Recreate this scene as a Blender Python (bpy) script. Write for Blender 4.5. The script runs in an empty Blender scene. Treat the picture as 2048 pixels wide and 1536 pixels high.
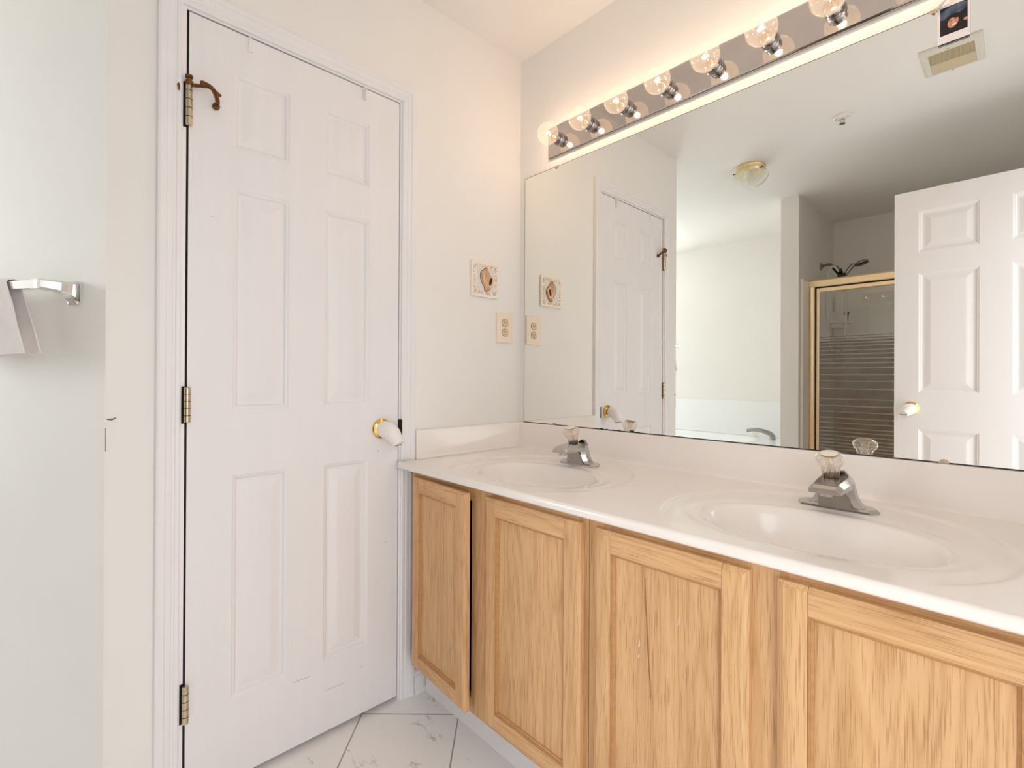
import bpy, bmesh, math, random
from mathutils import Vector, Matrix

random.seed(7)
SC = bpy.context.scene
COL = SC.collection

# ------------------------------------------------------------------ camera
CAM = Vector((1.47994, -1.44674, 1.10776))
FW = Vector((-0.725955, 0.687737, 0.002698))
RT = Vector((0.687741, 0.725941, 0.004728))
UP = Vector((-0.001293, -0.005288, 0.999985))
cam_data = bpy.data.cameras.new('camera')
cam = bpy.data.objects.new('camera', cam_data)
COL.objects.link(cam)
cam.matrix_world = Matrix(((RT.x, UP.x, -FW.x, CAM.x), (RT.y, UP.y, -FW.y, CAM.y),
                           (RT.z, UP.z, -FW.z, CAM.z), (0, 0, 0, 1)))
cam_data.sensor_width = 36.0
cam_data.sensor_fit = 'HORIZONTAL'
cam_data.lens = 36.0 * 972.57 / 2048.0
cam_data.shift_y = -(768 - 752.24) / 2048.0
cam_data.clip_start = 0.02
SC.camera = cam

# ------------------------------------------------------------------ light, exposure
WORLD_STRENGTH = 3.25
BULB_WATTS = 0.46
WINDOW_WATTS = 32.0
SC.view_settings.view_transform = 'Standard'
SC.view_settings.look = 'None'
SC.view_settings.gamma = 1.0
SC.view_settings.use_curve_mapping = False
SC.view_settings.exposure = 0.14
SC.cycles.use_denoising = True
SC.cycles.max_bounces = 16
SC.cycles.diffuse_bounces = 8
SC.cycles.glossy_bounces = 8
SC.cycles.transmission_bounces = 10
SC.cycles.transparent_max_bounces = 16
SC.cycles.sample_clamp_indirect = 4.0

world = bpy.data.worlds.new('daylight')
SC.world = world
world.use_nodes = True
bg = world.node_tree.nodes['Background']
_nt = world.node_tree
_tc = _nt.nodes.new('ShaderNodeTexCoord')
_sp = _nt.nodes.new('ShaderNodeSeparateXYZ')
_rp = _nt.nodes.new('ShaderNodeValToRGB')
_mr = _nt.nodes.new('ShaderNodeMapRange')
_mr.inputs['From Min'].default_value = -0.4
_mr.inputs['From Max'].default_value = 0.5
_nt.links.new(_tc.outputs['Generated'], _sp.inputs['Vector'])
_nt.links.new(_sp.outputs['Z'], _mr.inputs['Value'])
_nt.links.new(_mr.outputs['Result'], _rp.inputs['Fac'])
_rp.color_ramp.elements[0].color = (0.70, 0.71, 0.72, 1)
_rp.color_ramp.elements[1].color = (1.0, 1.04, 1.08, 1)
_nt.links.new(_rp.outputs['Color'], bg.inputs['Color'])
bg.inputs['Strength'].default_value = WORLD_STRENGTH


def portal(name, loc, direction, sx, sy):
    d = bpy.data.lights.new(name, 'AREA')
    d.shape = 'RECTANGLE'
    d.size, d.size_y = sx, sy
    d.cycles.is_portal = True
    o = bpy.data.objects.new(name, d)
    COL.objects.link(o)
    o.location = loc
    o.rotation_euler = Vector(direction).to_track_quat('-Z', 'Y').to_euler()
    return o


_w = portal('daylight_window', (-1.58, -3.59, 1.62), (0, 1, 0), 0.72, 0.94)
_w.data.cycles.is_portal = False
_w.data.energy = WINDOW_WATTS
_w.data.color = (0.88, 0.95, 1.0)
portal('daylight_doorway', (1.86, -1.27, 1.02), (-1, 0, 0), 0.74, 2.02)


# ------------------------------------------------------------------ materials
def lin(r, g, b):
    def f(c):
        c /= 255.0
        return c / 12.92 if c <= 0.04045 else ((c + 0.055) / 1.055) ** 2.4
    return (f(r), f(g), f(b), 1.0)


def new_mat(name):
    m = bpy.data.materials.new(name)
    m.use_nodes = True
    nt = m.node_tree
    return m, nt, nt.nodes['Principled BSDF']


def pmat(name, color, rough=0.5, metal=0.0, bump=0.0, bscale=40.0, mottle=0.0, mscale=6.0, stretch=None, spec=None):
    """Painted / plain surface with a procedural mottling and bump."""
    m, nt, p = new_mat(name)
    p.inputs['Base Color'].default_value = color
    p.inputs['Roughness'].default_value = rough
    p.inputs['Metallic'].default_value = metal
    if spec is not None:
        p.inputs['Specular IOR Level'].default_value = spec
    tc = nt.nodes.new('ShaderNodeTexCoord')
    mp = nt.nodes.new('ShaderNodeMapping')
    nt.links.new(tc.outputs['Object'], mp.inputs['Vector'])
    if stretch:
        mp.inputs['Scale'].default_value = stretch
    if mottle > 0:
        n = nt.nodes.new('ShaderNodeTexNoise')
        n.inputs['Scale'].default_value = mscale
        n.inputs['Detail'].default_value = 4
        nt.links.new(mp.outputs['Vector'], n.inputs['Vector'])
        r = nt.nodes.new('ShaderNodeValToRGB')
        c = color
        r.color_ramp.elements[0].position = 0.3
        r.color_ramp.elements[1].position = 0.7
        r.color_ramp.elements[0].color = (c[0] * (1 - mottle), c[1] * (1 - mottle), c[2] * (1 - mottle), 1)
        r.color_ramp.elements[1].color = (min(1, c[0] * (1 + mottle)), min(1, c[1] * (1 + mottle)), min(1, c[2] * (1 + mottle)), 1)
        nt.links.new(n.outputs['Fac'], r.inputs['Fac'])
        nt.links.new(r.outputs['Color'], p.inputs['Base Color'])
    if bump > 0:
        n2 = nt.nodes.new('ShaderNodeTexNoise')
        n2.inputs['Scale'].default_value = bscale
        n2.inputs['Detail'].default_value = 3
        nt.links.new(mp.outputs['Vector'], n2.inputs['Vector'])
        b = nt.nodes.new('ShaderNodeBump')
        b.inputs['Strength'].default_value = bump
        b.inputs['Distance'].default_value = 0.002
        nt.links.new(n2.outputs['Fac'], b.inputs['Height'])
        nt.links.new(b.outputs['Normal'], p.inputs['Normal'])
    return m


def oak(name, axis, tint=1.0):
    """Golden oak: long pores and cathedral figure running along one axis."""
    m, nt, p = new_mat(name)
    tc = nt.nodes.new('ShaderNodeTexCoord')
    oi = nt.nodes.new('ShaderNodeObjectInfo')
    add = nt.nodes.new('ShaderNodeVectorMath')
    add.operation = 'ADD'
    sc = nt.nodes.new('ShaderNodeVectorMath')
    sc.operation = 'SCALE'
    comb = nt.nodes.new('ShaderNodeCombineXYZ')
    for k in ('X', 'Y', 'Z'):
        nt.links.new(oi.outputs['Random'], comb.inputs[k])
    nt.links.new(comb.outputs['Vector'], sc.inputs[0])
    sc.inputs['Scale'].default_value = 7.0
    nt.links.new(tc.outputs['Object'], add.inputs[0])
    nt.links.new(sc.outputs['Vector'], add.inputs[1])

    def mapped(long, cross):
        mp = nt.nodes.new('ShaderNodeMapping')
        s = [cross, cross, cross]
        s['xyz'.index(axis)] = long
        mp.inputs['Scale'].default_value = s
        nt.links.new(add.outputs['Vector'], mp.inputs['Vector'])
        return mp
    # broad figure
    mp1 = mapped(0.26, 4.2)
    n1 = nt.nodes.new('ShaderNodeTexNoise')
    n1.inputs['Scale'].default_value = 1.8
    n1.inputs['Detail'].default_value = 3
    n1.inputs['Distortion'].default_value = 0.4
    nt.links.new(mp1.outputs['Vector'], n1.inputs['Vector'])
    mul = nt.nodes.new('ShaderNodeMath')
    mul.operation = 'MULTIPLY'
    mul.inputs[1].default_value = 42.0
    nt.links.new(n1.outputs['Fac'], mul.inputs[0])
    fr = nt.nodes.new('ShaderNodeMath')
    fr.operation = 'PINGPONG'
    fr.inputs[1].default_value = 1.0
    nt.links.new(mul.outputs[0], fr.inputs[0])
    # pores
    mp2 = mapped(14.0, 620.0)
    n2 = nt.nodes.new('ShaderNodeTexNoise')
    n2.inputs['Scale'].default_value = 1.0
    n2.inputs['Detail'].default_value = 2
    nt.links.new(mp2.outputs['Vector'], n2.inputs['Vector'])
    mp3 = mapped(1.2, 26.0)
    n3 = nt.nodes.new('ShaderNodeTexNoise')
    n3.inputs['Scale'].default_value = 1.0
    n3.inputs['Detail'].default_value = 3
    nt.links.new(mp3.outputs['Vector'], n3.inputs['Vector'])
    r1 = nt.nodes.new('ShaderNodeValToRGB')
    e = r1.color_ramp.elements
    e[0].position, e[1].position = 0.0, 1.0
    t = tint
    e[0].color = (0.61 * t, 0.355 * t, 0.158 * t, 1)
    e[1].color = (0.72 * t, 0.445 * t, 0.225 * t, 1)
    e2 = e.new(0.45)
    e2.color = (0.69 * t, 0.42 * t, 0.205 * t, 1)
    nt.links.new(fr.outputs[0], r1.inputs['Fac'])
    r2 = nt.nodes.new('ShaderNodeValToRGB')
    r2.color_ramp.elements[0].position = 0.33
    r2.color_ramp.elements[1].position = 0.46
    r2.color_ramp.elements[0].color = (0.60, 0.50, 0.42, 1)
    r2.color_ramp.elements[1].color = (1, 1, 1, 1)
    nt.links.new(n2.outputs['Fac'], r2.inputs['Fac'])
    r3 = nt.nodes.new('ShaderNodeValToRGB')
    r3.color_ramp.elements[0].position = 0.3
    r3.color_ramp.elements[1].position = 0.7
    r3.color_ramp.elements[0].color = (0.90, 0.87, 0.84, 1)
    r3.color_ramp.elements[1].color = (1.06, 1.05, 1.04, 1)
    nt.links.new(n3.outputs['Fac'], r3.inputs['Fac'])
    m1 = nt.nodes.new('ShaderNodeMix')
    m1.data_type = 'RGBA'
    m1.blend_type = 'MULTIPLY'
    m1.inputs['Factor'].default_value = 0.75
    nt.links.new(r1.outputs['Color'], m1.inputs['A'])
    nt.links.new(r2.outputs['Color'], m1.inputs['B'])
    m2 = nt.nodes.new('ShaderNodeMix')
    m2.data_type = 'RGBA'
    m2.blend_type = 'MULTIPLY'
    m2.inputs['Factor'].default_value = 1.0
    nt.links.new(m1.outputs['Result'], m2.inputs['A'])
    nt.links.new(r3.outputs['Color'], m2.inputs['B'])
    nt.links.new(m2.outputs['Result'], p.inputs['Base Color'])
    p.inputs['Roughness'].default_value = 0.42
    b = nt.nodes.new('ShaderNodeBump')
    b.inputs['Strength'].default_value = 0.25
    b.inputs['Distance'].default_value = 0.001
    nt.links.new(n2.outputs['Fac'], b.inputs['Height'])
    nt.links.new(b.outputs['Normal'], p.inputs['Normal'])
    return m


def glass_mat(name, tint=(1, 1, 1, 1), rough=0.0, ior=1.45, gloss=(1, 1, 1, 1), edge=0.55, power=5.0, haze=0.0):
    """Thin clear glass: angle-weighted mix of straight-through and mirror reflection."""
    m = bpy.data.materials.new(name)
    m.use_nodes = True
    nt = m.node_tree
    nt.nodes.remove(nt.nodes['Principled BSDF'])
    out = nt.nodes['Material Output']
    tr = nt.nodes.new('ShaderNodeBsdfTransparent')
    tr.inputs['Color'].default_value = tint
    gl = nt.nodes.new('ShaderNodeBsdfGlossy')
    gl.inputs['Roughness'].default_value = rough
    gl.inputs['Color'].default_value = gloss
    lw = nt.nodes.new('ShaderNodeLayerWeight')
    lw.inputs['Blend'].default_value = 0.5
    pw = nt.nodes.new('ShaderNodeMath')
    pw.operation = 'POWER'
    pw.inputs[1].default_value = power
    nt.links.new(lw.outputs['Facing'], pw.inputs[0])
    f0 = ((ior - 1) / (ior + 1)) ** 2
    fz = nt.nodes.new('ShaderNodeMapRange')
    fz.inputs['To Min'].default_value = f0
    fz.inputs['To Max'].default_value = edge
    nt.links.new(pw.outputs[0], fz.inputs['Value'])
    mx = nt.nodes.new('ShaderNodeMixShader')
    nt.links.new(fz.outputs['Result'], mx.inputs['Fac'])
    nt.links.new(tr.outputs['BSDF'], mx.inputs[1])
    nt.links.new(gl.outputs['BSDF'], mx.inputs[2])
    last = mx
    if haze > 0:
        hz = nt.nodes.new('ShaderNodeBsdfTranslucent')
        hz.inputs['Color'].default_value = (1, 0.96, 0.9, 1)
        last = nt.nodes.new('ShaderNodeMixShader')
        last.inputs['Fac'].default_value = haze
        nt.links.new(mx.outputs['Shader'], last.inputs[1])
        nt.links.new(hz.outputs['BSDF'], last.inputs[2])
    nt.links.new(last.outputs['Shader'], out.inputs['Surface'])
    return m


def tile_mat(name):
    """White marble-look tile laid on the diagonal with grey grout."""
    m, nt, p = new_mat(name)
    tc = nt.nodes.new('ShaderNodeTexCoord')
    mp = nt.nodes.new('ShaderNodeMapping')
    mp.vector_type = 'TEXTURE'
    mp.inputs['Location'].default_value = (-0.018, -0.700, 0)
    mp.inputs['Rotation'].default_value = (0, 0, math.radians(46.3))
    mp.inputs['Scale'].default_value = (0.318, 0.318, 1)
    nt.links.new(tc.outputs['Object'], mp.inputs['Vector'])
    sep = nt.nodes.new('ShaderNodeSeparateXYZ')
    nt.links.new(mp.outputs['Vector'], sep.inputs['Vector'])
    ds = []
    for k in ('X', 'Y'):
        pp = nt.nodes.new('ShaderNodeMath')
        pp.operation = 'PINGPONG'
        pp.inputs[1].default_value = 0.5
        nt.links.new(sep.outputs[k], pp.inputs[0])
        ds.append(pp)
    mn = nt.nodes.new('ShaderNodeMath')
    mn.operation = 'MINIMUM'
    nt.links.new(ds[0].outputs[0], mn.inputs[0])
    nt.links.new(ds[1].outputs[0], mn.inputs[1])
    lt = nt.nodes.new('ShaderNodeMath')
    lt.operation = 'LESS_THAN'
    lt.inputs[1].default_value = 0.0075
    nt.links.new(mn.outputs[0], lt.inputs[0])
    # short broken veins
    base = lin(243, 241, 239)
    vm = nt.nodes.new('ShaderNodeMapping')
    vm.inputs['Rotation'].default_value = (0, 0, math.radians(20))
    vm.inputs['Scale'].default_value = (1.0, 2.2, 1.0)
    nt.links.new(tc.outputs['Object'], vm.inputs['Vector'])
    n = nt.nodes.new('ShaderNodeTexNoise')
    n.inputs['Scale'].default_value = 5.0
    n.inputs['Detail'].default_value = 6
    n.inputs['Roughness'].default_value = 0.62
    n.inputs['Distortion'].default_value = 0.5
    nt.links.new(vm.outputs['Vector'], n.inputs['Vector'])
    r0 = nt.nodes.new('ShaderNodeValToRGB')
    e = r0.color_ramp.elements
    e[0].position, e[0].color = 0.485, (0, 0, 0, 1)
    e[1].position, e[1].color = 0.515, (0, 0, 0, 1)
    q = e.new(0.50)
    q.color = (1, 1, 1, 1)
    nt.links.new(n.outputs['Fac'], r0.inputs['Fac'])
    ng = nt.nodes.new('ShaderNodeTexNoise')
    ng.inputs['Scale'].default_value = 9.0
    ng.inputs['Detail'].default_value = 2
    nt.links.new(tc.outputs['Object'], ng.inputs['Vector'])
    rg = nt.nodes.new('ShaderNodeValToRGB')
    rg.color_ramp.elements[0].position = 0.52
    rg.color_ramp.elements[1].position = 0.66
    nt.links.new(ng.outputs['Fac'], rg.inputs['Fac'])
    gm = nt.nodes.new('ShaderNodeMath')
    gm.operation = 'MULTIPLY'
    nt.links.new(r0.outputs['Color'], gm.inputs[0])
    nt.links.new(rg.outputs['Color'], gm.inputs[1])
    r = nt.nodes.new('ShaderNodeMix')
    r.data_type = 'RGBA'
    nt.links.new(gm.outputs[0], r.inputs['Factor'])
    r.inputs['A'].default_value = base
    r.inputs['B'].default_value = lin(178, 160, 150)
    mx = nt.nodes.new('ShaderNodeMix')
    mx.data_type = 'RGBA'
    nt.links.new(lt.outputs[0], mx.inputs['Factor'])
    nt.links.new(r.outputs['Result'], mx.inputs['A'])
    mx.inputs['B'].default_value = lin(168, 162, 157)
    nt.links.new(mx.outputs['Result'], p.inputs['Base Color'])
    p.inputs['Roughness'].default_value = 0.28
    b = nt.nodes.new('ShaderNodeBump')
    b.inputs['Strength'].default_value = 0.5
    b.inputs['Distance'].default_value = 0.002
    b.invert = True
    nt.links.new(lt.outputs[0], b.inputs['Height'])
    nt.links.new(b.outputs['Normal'], p.inputs['Normal'])
    return m


def stripe_mat():
    """Satin etched bands on the shower glass: dull grey-brown and slightly reflective."""
    m, nt, p = new_mat('etched_band')
    p.inputs['Base Color'].default_value = lin(148, 136, 124)
    p.inputs['Roughness'].default_value = 0.12
    p.inputs['Metallic'].default_value = 0.22
    n = nt.nodes.new('ShaderNodeTexNoise')
    n.inputs['Scale'].default_value = 9.0
    n.inputs['Detail'].default_value = 5
    tc = nt.nodes.new('ShaderNodeTexCoord')
    nt.links.new(tc.outputs['Object'], n.inputs['Vector'])
    r = nt.nodes.new('ShaderNodeValToRGB')
    r.color_ramp.elements[0].position = 0.45
    r.color_ramp.elements[0].color = lin(122, 110, 100)
    r.color_ramp.elements[1].position = 0.75
    r.color_ramp.elements[1].color = lin(138, 128, 119)
    nt.links.new(n.outputs['Fac'], r.inputs['Fac'])
    nt.links.new(r.outputs['Color'], p.inputs['Base Color'])
    return m


WALL = lin(238, 235, 231)
M = {}
M['wall'] = pmat('wall_paint', WALL, 0.6, bump=0.12, bscale=160, mottle=0.012, mscale=3)
M['ceiling'] = pmat('ceiling_paint', lin(238, 235, 231), 0.75, bump=0.1, bscale=140, mottle=0.01, mscale=2)
M['trim'] = pmat('white_gloss_paint', lin(237, 235, 236), 0.38, bump=0.06, bscale=60, mottle=0.012, mscale=8)
M['door'] = pmat('white_door_paint', lin(236, 233, 234), 0.42, bump=0.22, bscale=60, mottle=0.012, mscale=5, stretch=(1, 5, 0.15))
M['floor'] = tile_mat('marble_floor_tile')
M['oak_z'] = oak('oak_grain_upright', 'z')
M['oak_x'] = oak('oak_grain_level', 'x')
M['oak_dark'] = oak('oak_grain_frame', 'x', 0.90)
M['oak_dark_z'] = oak('oak_grain_frame_upright', 'z', 0.93)
M['oak_bead'] = pmat('oak_bead', lin(186, 136, 86), 0.45, mottle=0.12, mscale=90)
M['oak_streak'] = pmat('oak_streak', lin(158, 104, 66), 0.5, mottle=0.15, mscale=120)
M['faint'] = pmat('faint_scuff', lin(188, 181, 178), 0.7, mottle=0.1, mscale=80)
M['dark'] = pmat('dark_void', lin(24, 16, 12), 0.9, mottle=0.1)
M['marble'] = pmat('cultured_marble', lin(243, 236, 230), 0.13, mottle=0.012, mscale=5)
M['chrome'] = pmat('chrome', (0.82, 0.82, 0.83, 1), 0.07, 1.0, mottle=0.02, mscale=30)
M['chrome_dull'] = pmat('worn_chrome', (0.52, 0.505, 0.49, 1), 0.16, 1.0, mottle=0.06, mscale=40)
M['plate'] = pmat('polished_plate', (0.58, 0.535, 0.50, 1), 0.06, 1.0, mottle=0.03, mscale=14)
M['brass'] = pmat('polished_brass', lin(232, 190, 110), 0.16, 1.0, mottle=0.05, mscale=30)
M['pale_brass'] = pmat('pale_brass', lin(232, 214, 168), 0.35, 0.5, mottle=0.04, mscale=30)
M['gold'] = pmat('gold_anodised', lin(246, 226, 188), 0.28, 0.85, mottle=0.03, mscale=20)
M['antique'] = pmat('antique_brass', lin(205, 190, 162), 0.25, 1.0, mottle=0.12, mscale=60)
M['steel'] = pmat('dark_steel', (0.34, 0.335, 0.33, 1), 0.18, 1.0, mottle=0.08, mscale=40)
M['rusty'] = pmat('rusty_brass', lin(120, 82, 46), 0.45, 0.8, mottle=0.4, mscale=180)
M['pearl'] = pmat('pearl_cap', lin(246, 236, 222), 0.25, mottle=0.10, mscale=260)
M['rust_clear'] = pmat('amber_ring', lin(176, 132, 92), 0.4, mottle=0.3, mscale=220)
M['rust'] = pmat('rust_stain', lin(92, 52, 24), 0.8, mottle=0.4, mscale=300)
M['mirror'] = pmat('mirror_silver', (0.90, 0.905, 0.875, 1), 0.0, 1.0)
M['gap_brown'] = pmat('brown_gap', lin(70, 44, 26), 0.6, mottle=0.1)
M['socket_chrome'] = pmat('lamp_holder_chrome', (0.45, 0.43, 0.41, 1), 0.12, 1.0, mottle=0.1, mscale=40)
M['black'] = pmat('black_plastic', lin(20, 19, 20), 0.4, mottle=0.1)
M['white_plastic'] = pmat('white_plastic', lin(236, 232, 228), 0.35, mottle=0.015)
M['cover'] = pmat('white_rubber', lin(240, 236, 234), 0.5, bump=0.2, bscale=90, mottle=0.02)
M['almond'] = pmat('almond_plastic', lin(242, 226, 204), 0.35, mottle=0.01)
M['socket'] = pmat('almond_socket', lin(226, 200, 165), 0.35, mottle=0.01)
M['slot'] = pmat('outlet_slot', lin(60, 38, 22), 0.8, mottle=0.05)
M['acrylic'] = glass_mat('clear_acrylic', (0.96, 0.93, 0.89, 1), 0.02, 1.75, edge=0.8, power=2.6, haze=0.10)
M['bulb_glass'] = glass_mat('bulb_glass', (0.985, 0.975, 0.96, 1), 0.03, 1.5, edge=0.75, power=3.0, haze=0.05)
M['pane'] = glass_mat('clear_pane', (0.97, 0.98, 0.97, 1), 0.0, 1.52)
M['lampglass'] = glass_mat('ribbed_glass', (0.93, 0.95, 0.95, 1), 0.08, 1.9, haze=0.28)
M['stripe'] = stripe_mat()
M['fiberglass'] = pmat('white_fiberglass', lin(243, 240, 236), 0.25, mottle=0.01)
M['tub'] = pmat('white_acrylic_tub', lin(240, 241, 242), 0.18, mottle=0.006)
M['towel'] = pmat('pale_grey_cloth', lin(236, 229, 226), 0.9, bump=0.4, bscale=260, mottle=0.03, mscale=30)
M['blue'] = pmat('blue_tape', lin(52, 92, 150), 0.7, mottle=0.08, mscale=60)
M['tarnish'] = pmat('tarnish', lin(58, 52, 48), 0.6, mottle=0.5, mscale=120)
M['grille'] = pmat('yellowed_plastic', lin(206, 192, 162), 0.5, mottle=0.02)
M['vent_white'] = pmat('off_white_plastic', lin(222, 218, 206), 0.5, mottle=0.01)
M['hose'] = pmat('white_hose', lin(225, 222, 216), 0.5, mottle=0.02)
M['plaque'] = pmat('glazed_white', lin(240, 232, 220), 0.3, mottle=0.02)
M['plaque_dots'] = pmat('sand_border', lin(214, 176, 132), 0.7, mottle=0.4, mscale=260)
M['plaque_blue'] = pmat('pale_blue_glaze', lin(222, 221, 216), 0.35, mottle=0.04, mscale=90)
M['shell'] = pmat('shell_tan', lin(206, 168, 130), 0.45, mottle=0.5, mscale=330, stretch=(1, 1, 0.08))
M['shell_lip'] = pmat('shell_lip', lin(232, 182, 150), 0.35, mottle=0.06)
M['shell_dark'] = pmat('shell_dark', lin(48, 22, 14), 0.6, mottle=0.3, mscale=100)
M['ink'] = pmat('brown_ink', lin(70, 42, 26), 0.7, mottle=0.2, mscale=200)
M['print_white'] = pmat('print_border', lin(238, 232, 232), 0.4, mottle=0.005)
M['print_dark'] = pmat('print_dark', lin(22, 14, 18), 0.3, mottle=0.4, mscale=120)
M['print_blue'] = pmat('print_haze', lin(72, 84, 106), 0.3, mottle=0.75, mscale=70)
M['print_skin'] = pmat('print_skin', lin(198, 140, 110), 0.3, mottle=0.14, mscale=300)
M['print_teeth'] = pmat('print_teeth', lin(238, 226, 220), 0.3, mottle=0.03)
M['scuff'] = pmat('grey_scuff', lin(120, 112, 108), 0.8, mottle=0.2, mscale=80)
M['filament'] = pmat('filament', lin(255, 214, 150), 0.5)
_n = M['filament'].node_tree.nodes['Principled BSDF']
_n.inputs['Emission Color'].default_value = (1.0, 0.78, 0.5, 1)
_n.inputs['Emission Strength'].default_value = 40.0

# ------------------------------------------------------------------ helpers
ORIGIN = {}


def add_box(bm, x0, x1, y0, y1, z0, z1, bevel=0.0):
    vs = [bm.verts.new(v) for v in ((x0, y0, z0), (x1, y0, z0), (x1, y1, z0), (x0, y1, z0),
                                    (x0, y0, z1), (x1, y0, z1), (x1, y1, z1), (x0, y1, z1))]
    fs = [bm.faces.new([vs[i] for i in f]) for f in ((3, 2, 1, 0), (4, 5, 6, 7), (0, 1, 5, 4), (1, 2, 6, 5), (2, 3, 7, 6), (3, 0, 4, 7))]
    if bevel > 0:
        es = {e for f in fs for e in f.edges}
        bmesh.ops.bevel(bm, geom=list(es), offset=bevel, segments=2, affect='EDGES', profile=0.6)
    return bm


def box(x0, x1, y0, y1, z0, z1, bevel=0.0):
    return add_box(bmesh.new(), min(x0, x1), max(x0, x1), min(y0, y1), max(y0, y1), min(z0, z1), max(z0, z1), bevel)


def frame_from(axis):
    a = Vector(axis).normalized()
    h = Vector((0, 0, 1)) if abs(a.z) < 0.9 else Vector((1, 0, 0))
    u = a.cross(h).normalized()
    return a, u, a.cross(u).normalized()


def add_lathe(bm, origin, axis, prof, seg=32, cap=True, ripple=None):
    """prof: list of (distance along axis, radius)."""
    a, u, v = frame_from(axis)
    o = Vector(origin)
    rings = []
    for (t, r) in prof:
        ring = []
        for k in range(seg):
            th = 2 * math.pi * k / seg
            rr = r * (ripple(k, t) if ripple else 1.0)
            ring.append(bm.verts.new(o + a * t + (u * math.cos(th) + v * math.sin(th)) * rr))
        rings.append(ring)
    for i in range(len(rings) - 1):
        for k in range(seg):
            j = (k + 1) % seg
            bm.faces.new((rings[i][k], rings[i][j], rings[i + 1][j], rings[i + 1][k]))
    if cap:
        bm.faces.new(rings[0][::-1])
        bm.faces.new(rings[-1])
    return bm


def lathe(origin, axis, prof, seg=32, cap=True, ripple=None):
    return add_lathe(bmesh.new(), origin, axis, prof, seg, cap, ripple)


def smooth_path(pts, n=8):
    pts = [Vector(p) for p in pts]
    out = []
    P = [pts[0]] + pts + [pts[-1]]
    for i in range(1, len(P) - 2):
        p0, p1, p2, p3 = P[i - 1], P[i], P[i + 1], P[i + 2]
        for k in range(n):
            t = k / n
            out.append(0.5 * ((2 * p1) + (-p0 + p2) * t + (2 * p0 - 5 * p1 + 4 * p2 - p3) * t * t + (-p0 + 3 * p1 - 3 * p2 + p3) * t ** 3))
    out.append(pts[-1])
    return out


def add_tube(bm, pts, radius, seg=12, flat=1.0, cap=True):
    pts = [Vector(p) for p in pts]
    n = len(pts)
    rad = radius if callable(radius) else (lambda t: radius)
    rings = []
    up = None
    for i, p in enumerate(pts):
        d = (pts[min(i + 1, n - 1)] - pts[max(i - 1, 0)]).normalized()
        if up is None:
            _, u, v = frame_from(d)
        else:
            u = (up - d * up.dot(d)).normalized()
            v = d.cross(u).normalized()
        up = u
        r = rad(i / (n - 1))
        rings.append([bm.verts.new(p + (u * math.cos(2 * math.pi * k / seg) + v * math.sin(2 * math.pi * k / seg) * flat) * r) for k in range(seg)])
    for i in range(n - 1):
        for k in range(seg):
            j = (k + 1) % seg
            bm.faces.new((rings[i][k], rings[i][j], rings[i + 1][j], rings[i + 1][k]))
    if cap:
        bm.faces.new(rings[0][::-1])
        bm.faces.new(rings[-1])
    return bm


def tube(pts, radius, seg=12, flat=1.0):
    return add_tube(bmesh.new(), pts, radius, seg, flat)


def add_prism(bm, poly, vec, caps=True):
    """poly: list of 3-D points, extruded by vec."""
    v = Vector(vec)
    a = [bm.verts.new(Vector(p)) for p in poly]
    b = [bm.verts.new(Vector(p) + v) for p in poly]
    n = len(poly)
    for i in range(n):
        j = (i + 1) % n
        bm.faces.new((a[i], a[j], b[j], b[i]))
    if caps:
        bm.faces.new(a[::-1])
        bm.faces.new(b)
    return bm


def prism(poly, vec):
    return add_prism(bmesh.new(), poly, vec)


def loft(rings, cap=True, closed=True):
    bm = bmesh.new()
    R = [[bm.verts.new(Vector(p)) for p in r] for r in rings]
    n = len(R[0])
    for i in range(len(R) - 1):
        for k in range(n if closed else n - 1):
            j = (k + 1) % n
            bm.faces.new((R[i][k], R[i][j], R[i + 1][j], R[i + 1][k]))
    if cap and closed:
        bm.faces.new(R[0][::-1])
        bm.faces.new(R[-1])
    return bm


def obj(name, bm, mat, parent=None, origin=None, smooth=False, angle=35.0):
    """One mesh object; bm holds world coordinates."""
    bmesh.ops.recalc_face_normals(bm, faces=bm.faces[:])
    if origin is None:
        origin = ORIGIN[parent.name] if parent is not None else Vector((0, 0, 0))
    origin = Vector(origin)
    bmesh.ops.translate(bm, verts=bm.verts[:], vec=-origin)
    me = bpy.data.meshes.new(name)
    bm.to_mesh(me)
    bm.free()
    for mm in (mat if isinstance(mat, (list, tuple)) else [mat]):
        me.materials.append(mm)
    if smooth:
        me.polygons.foreach_set('use_smooth', [True] * len(me.polygons))
        try:
            me.set_sharp_from_angle(angle=math.radians(angle))
        except Exception:
            pass
    o = bpy.data.objects.new(name, me)
    COL.objects.link(o)
    if parent is not None:
        o.parent = parent
        o.location = origin - ORIGIN[parent.name]
    else:
        o.location = origin
    ORIGIN[o.name] = origin
    return o


def tag(o, label=None, cat=None, group=None, kind=None):
    if label:
        o['label'] = label
    if cat:
        o['category'] = cat
    if group:
        o['group'] = group
    if kind:
        o['kind'] = kind
    return o


def thing(name, label, cat, loc, group=None):
    o = bpy.data.objects.new(name, None)
    COL.objects.link(o)
    o.location = loc
    o.empty_display_size = 0.05
    ORIGIN[o.name] = Vector(loc)
    return tag(o, label, cat, group)


def struct(name, bm, mat, label, cat, **k):
    return tag(obj(name, bm, mat, **k), label, cat, kind='structure')


def dup(root, loc, label=None, rename=None):
    r = root.copy()
    COL.objects.link(r)
    r.location = loc
    if label:
        r['label'] = label
    for ch in list(root.children):
        c = ch.copy()
        COL.objects.link(c)
        c.parent = r
        for g in ch.children:
            d = g.copy()
            COL.objects.link(d)
            d.parent = c
    return r


def dup_part(part, parent, offset):
    c = part.copy()
    COL.objects.link(c)
    c.parent = parent
    c.location = part.location + Vector(offset)
    for g in part.children:
        d = g.copy()
        COL.objects.link(d)
        d.parent = c
    return c


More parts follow.
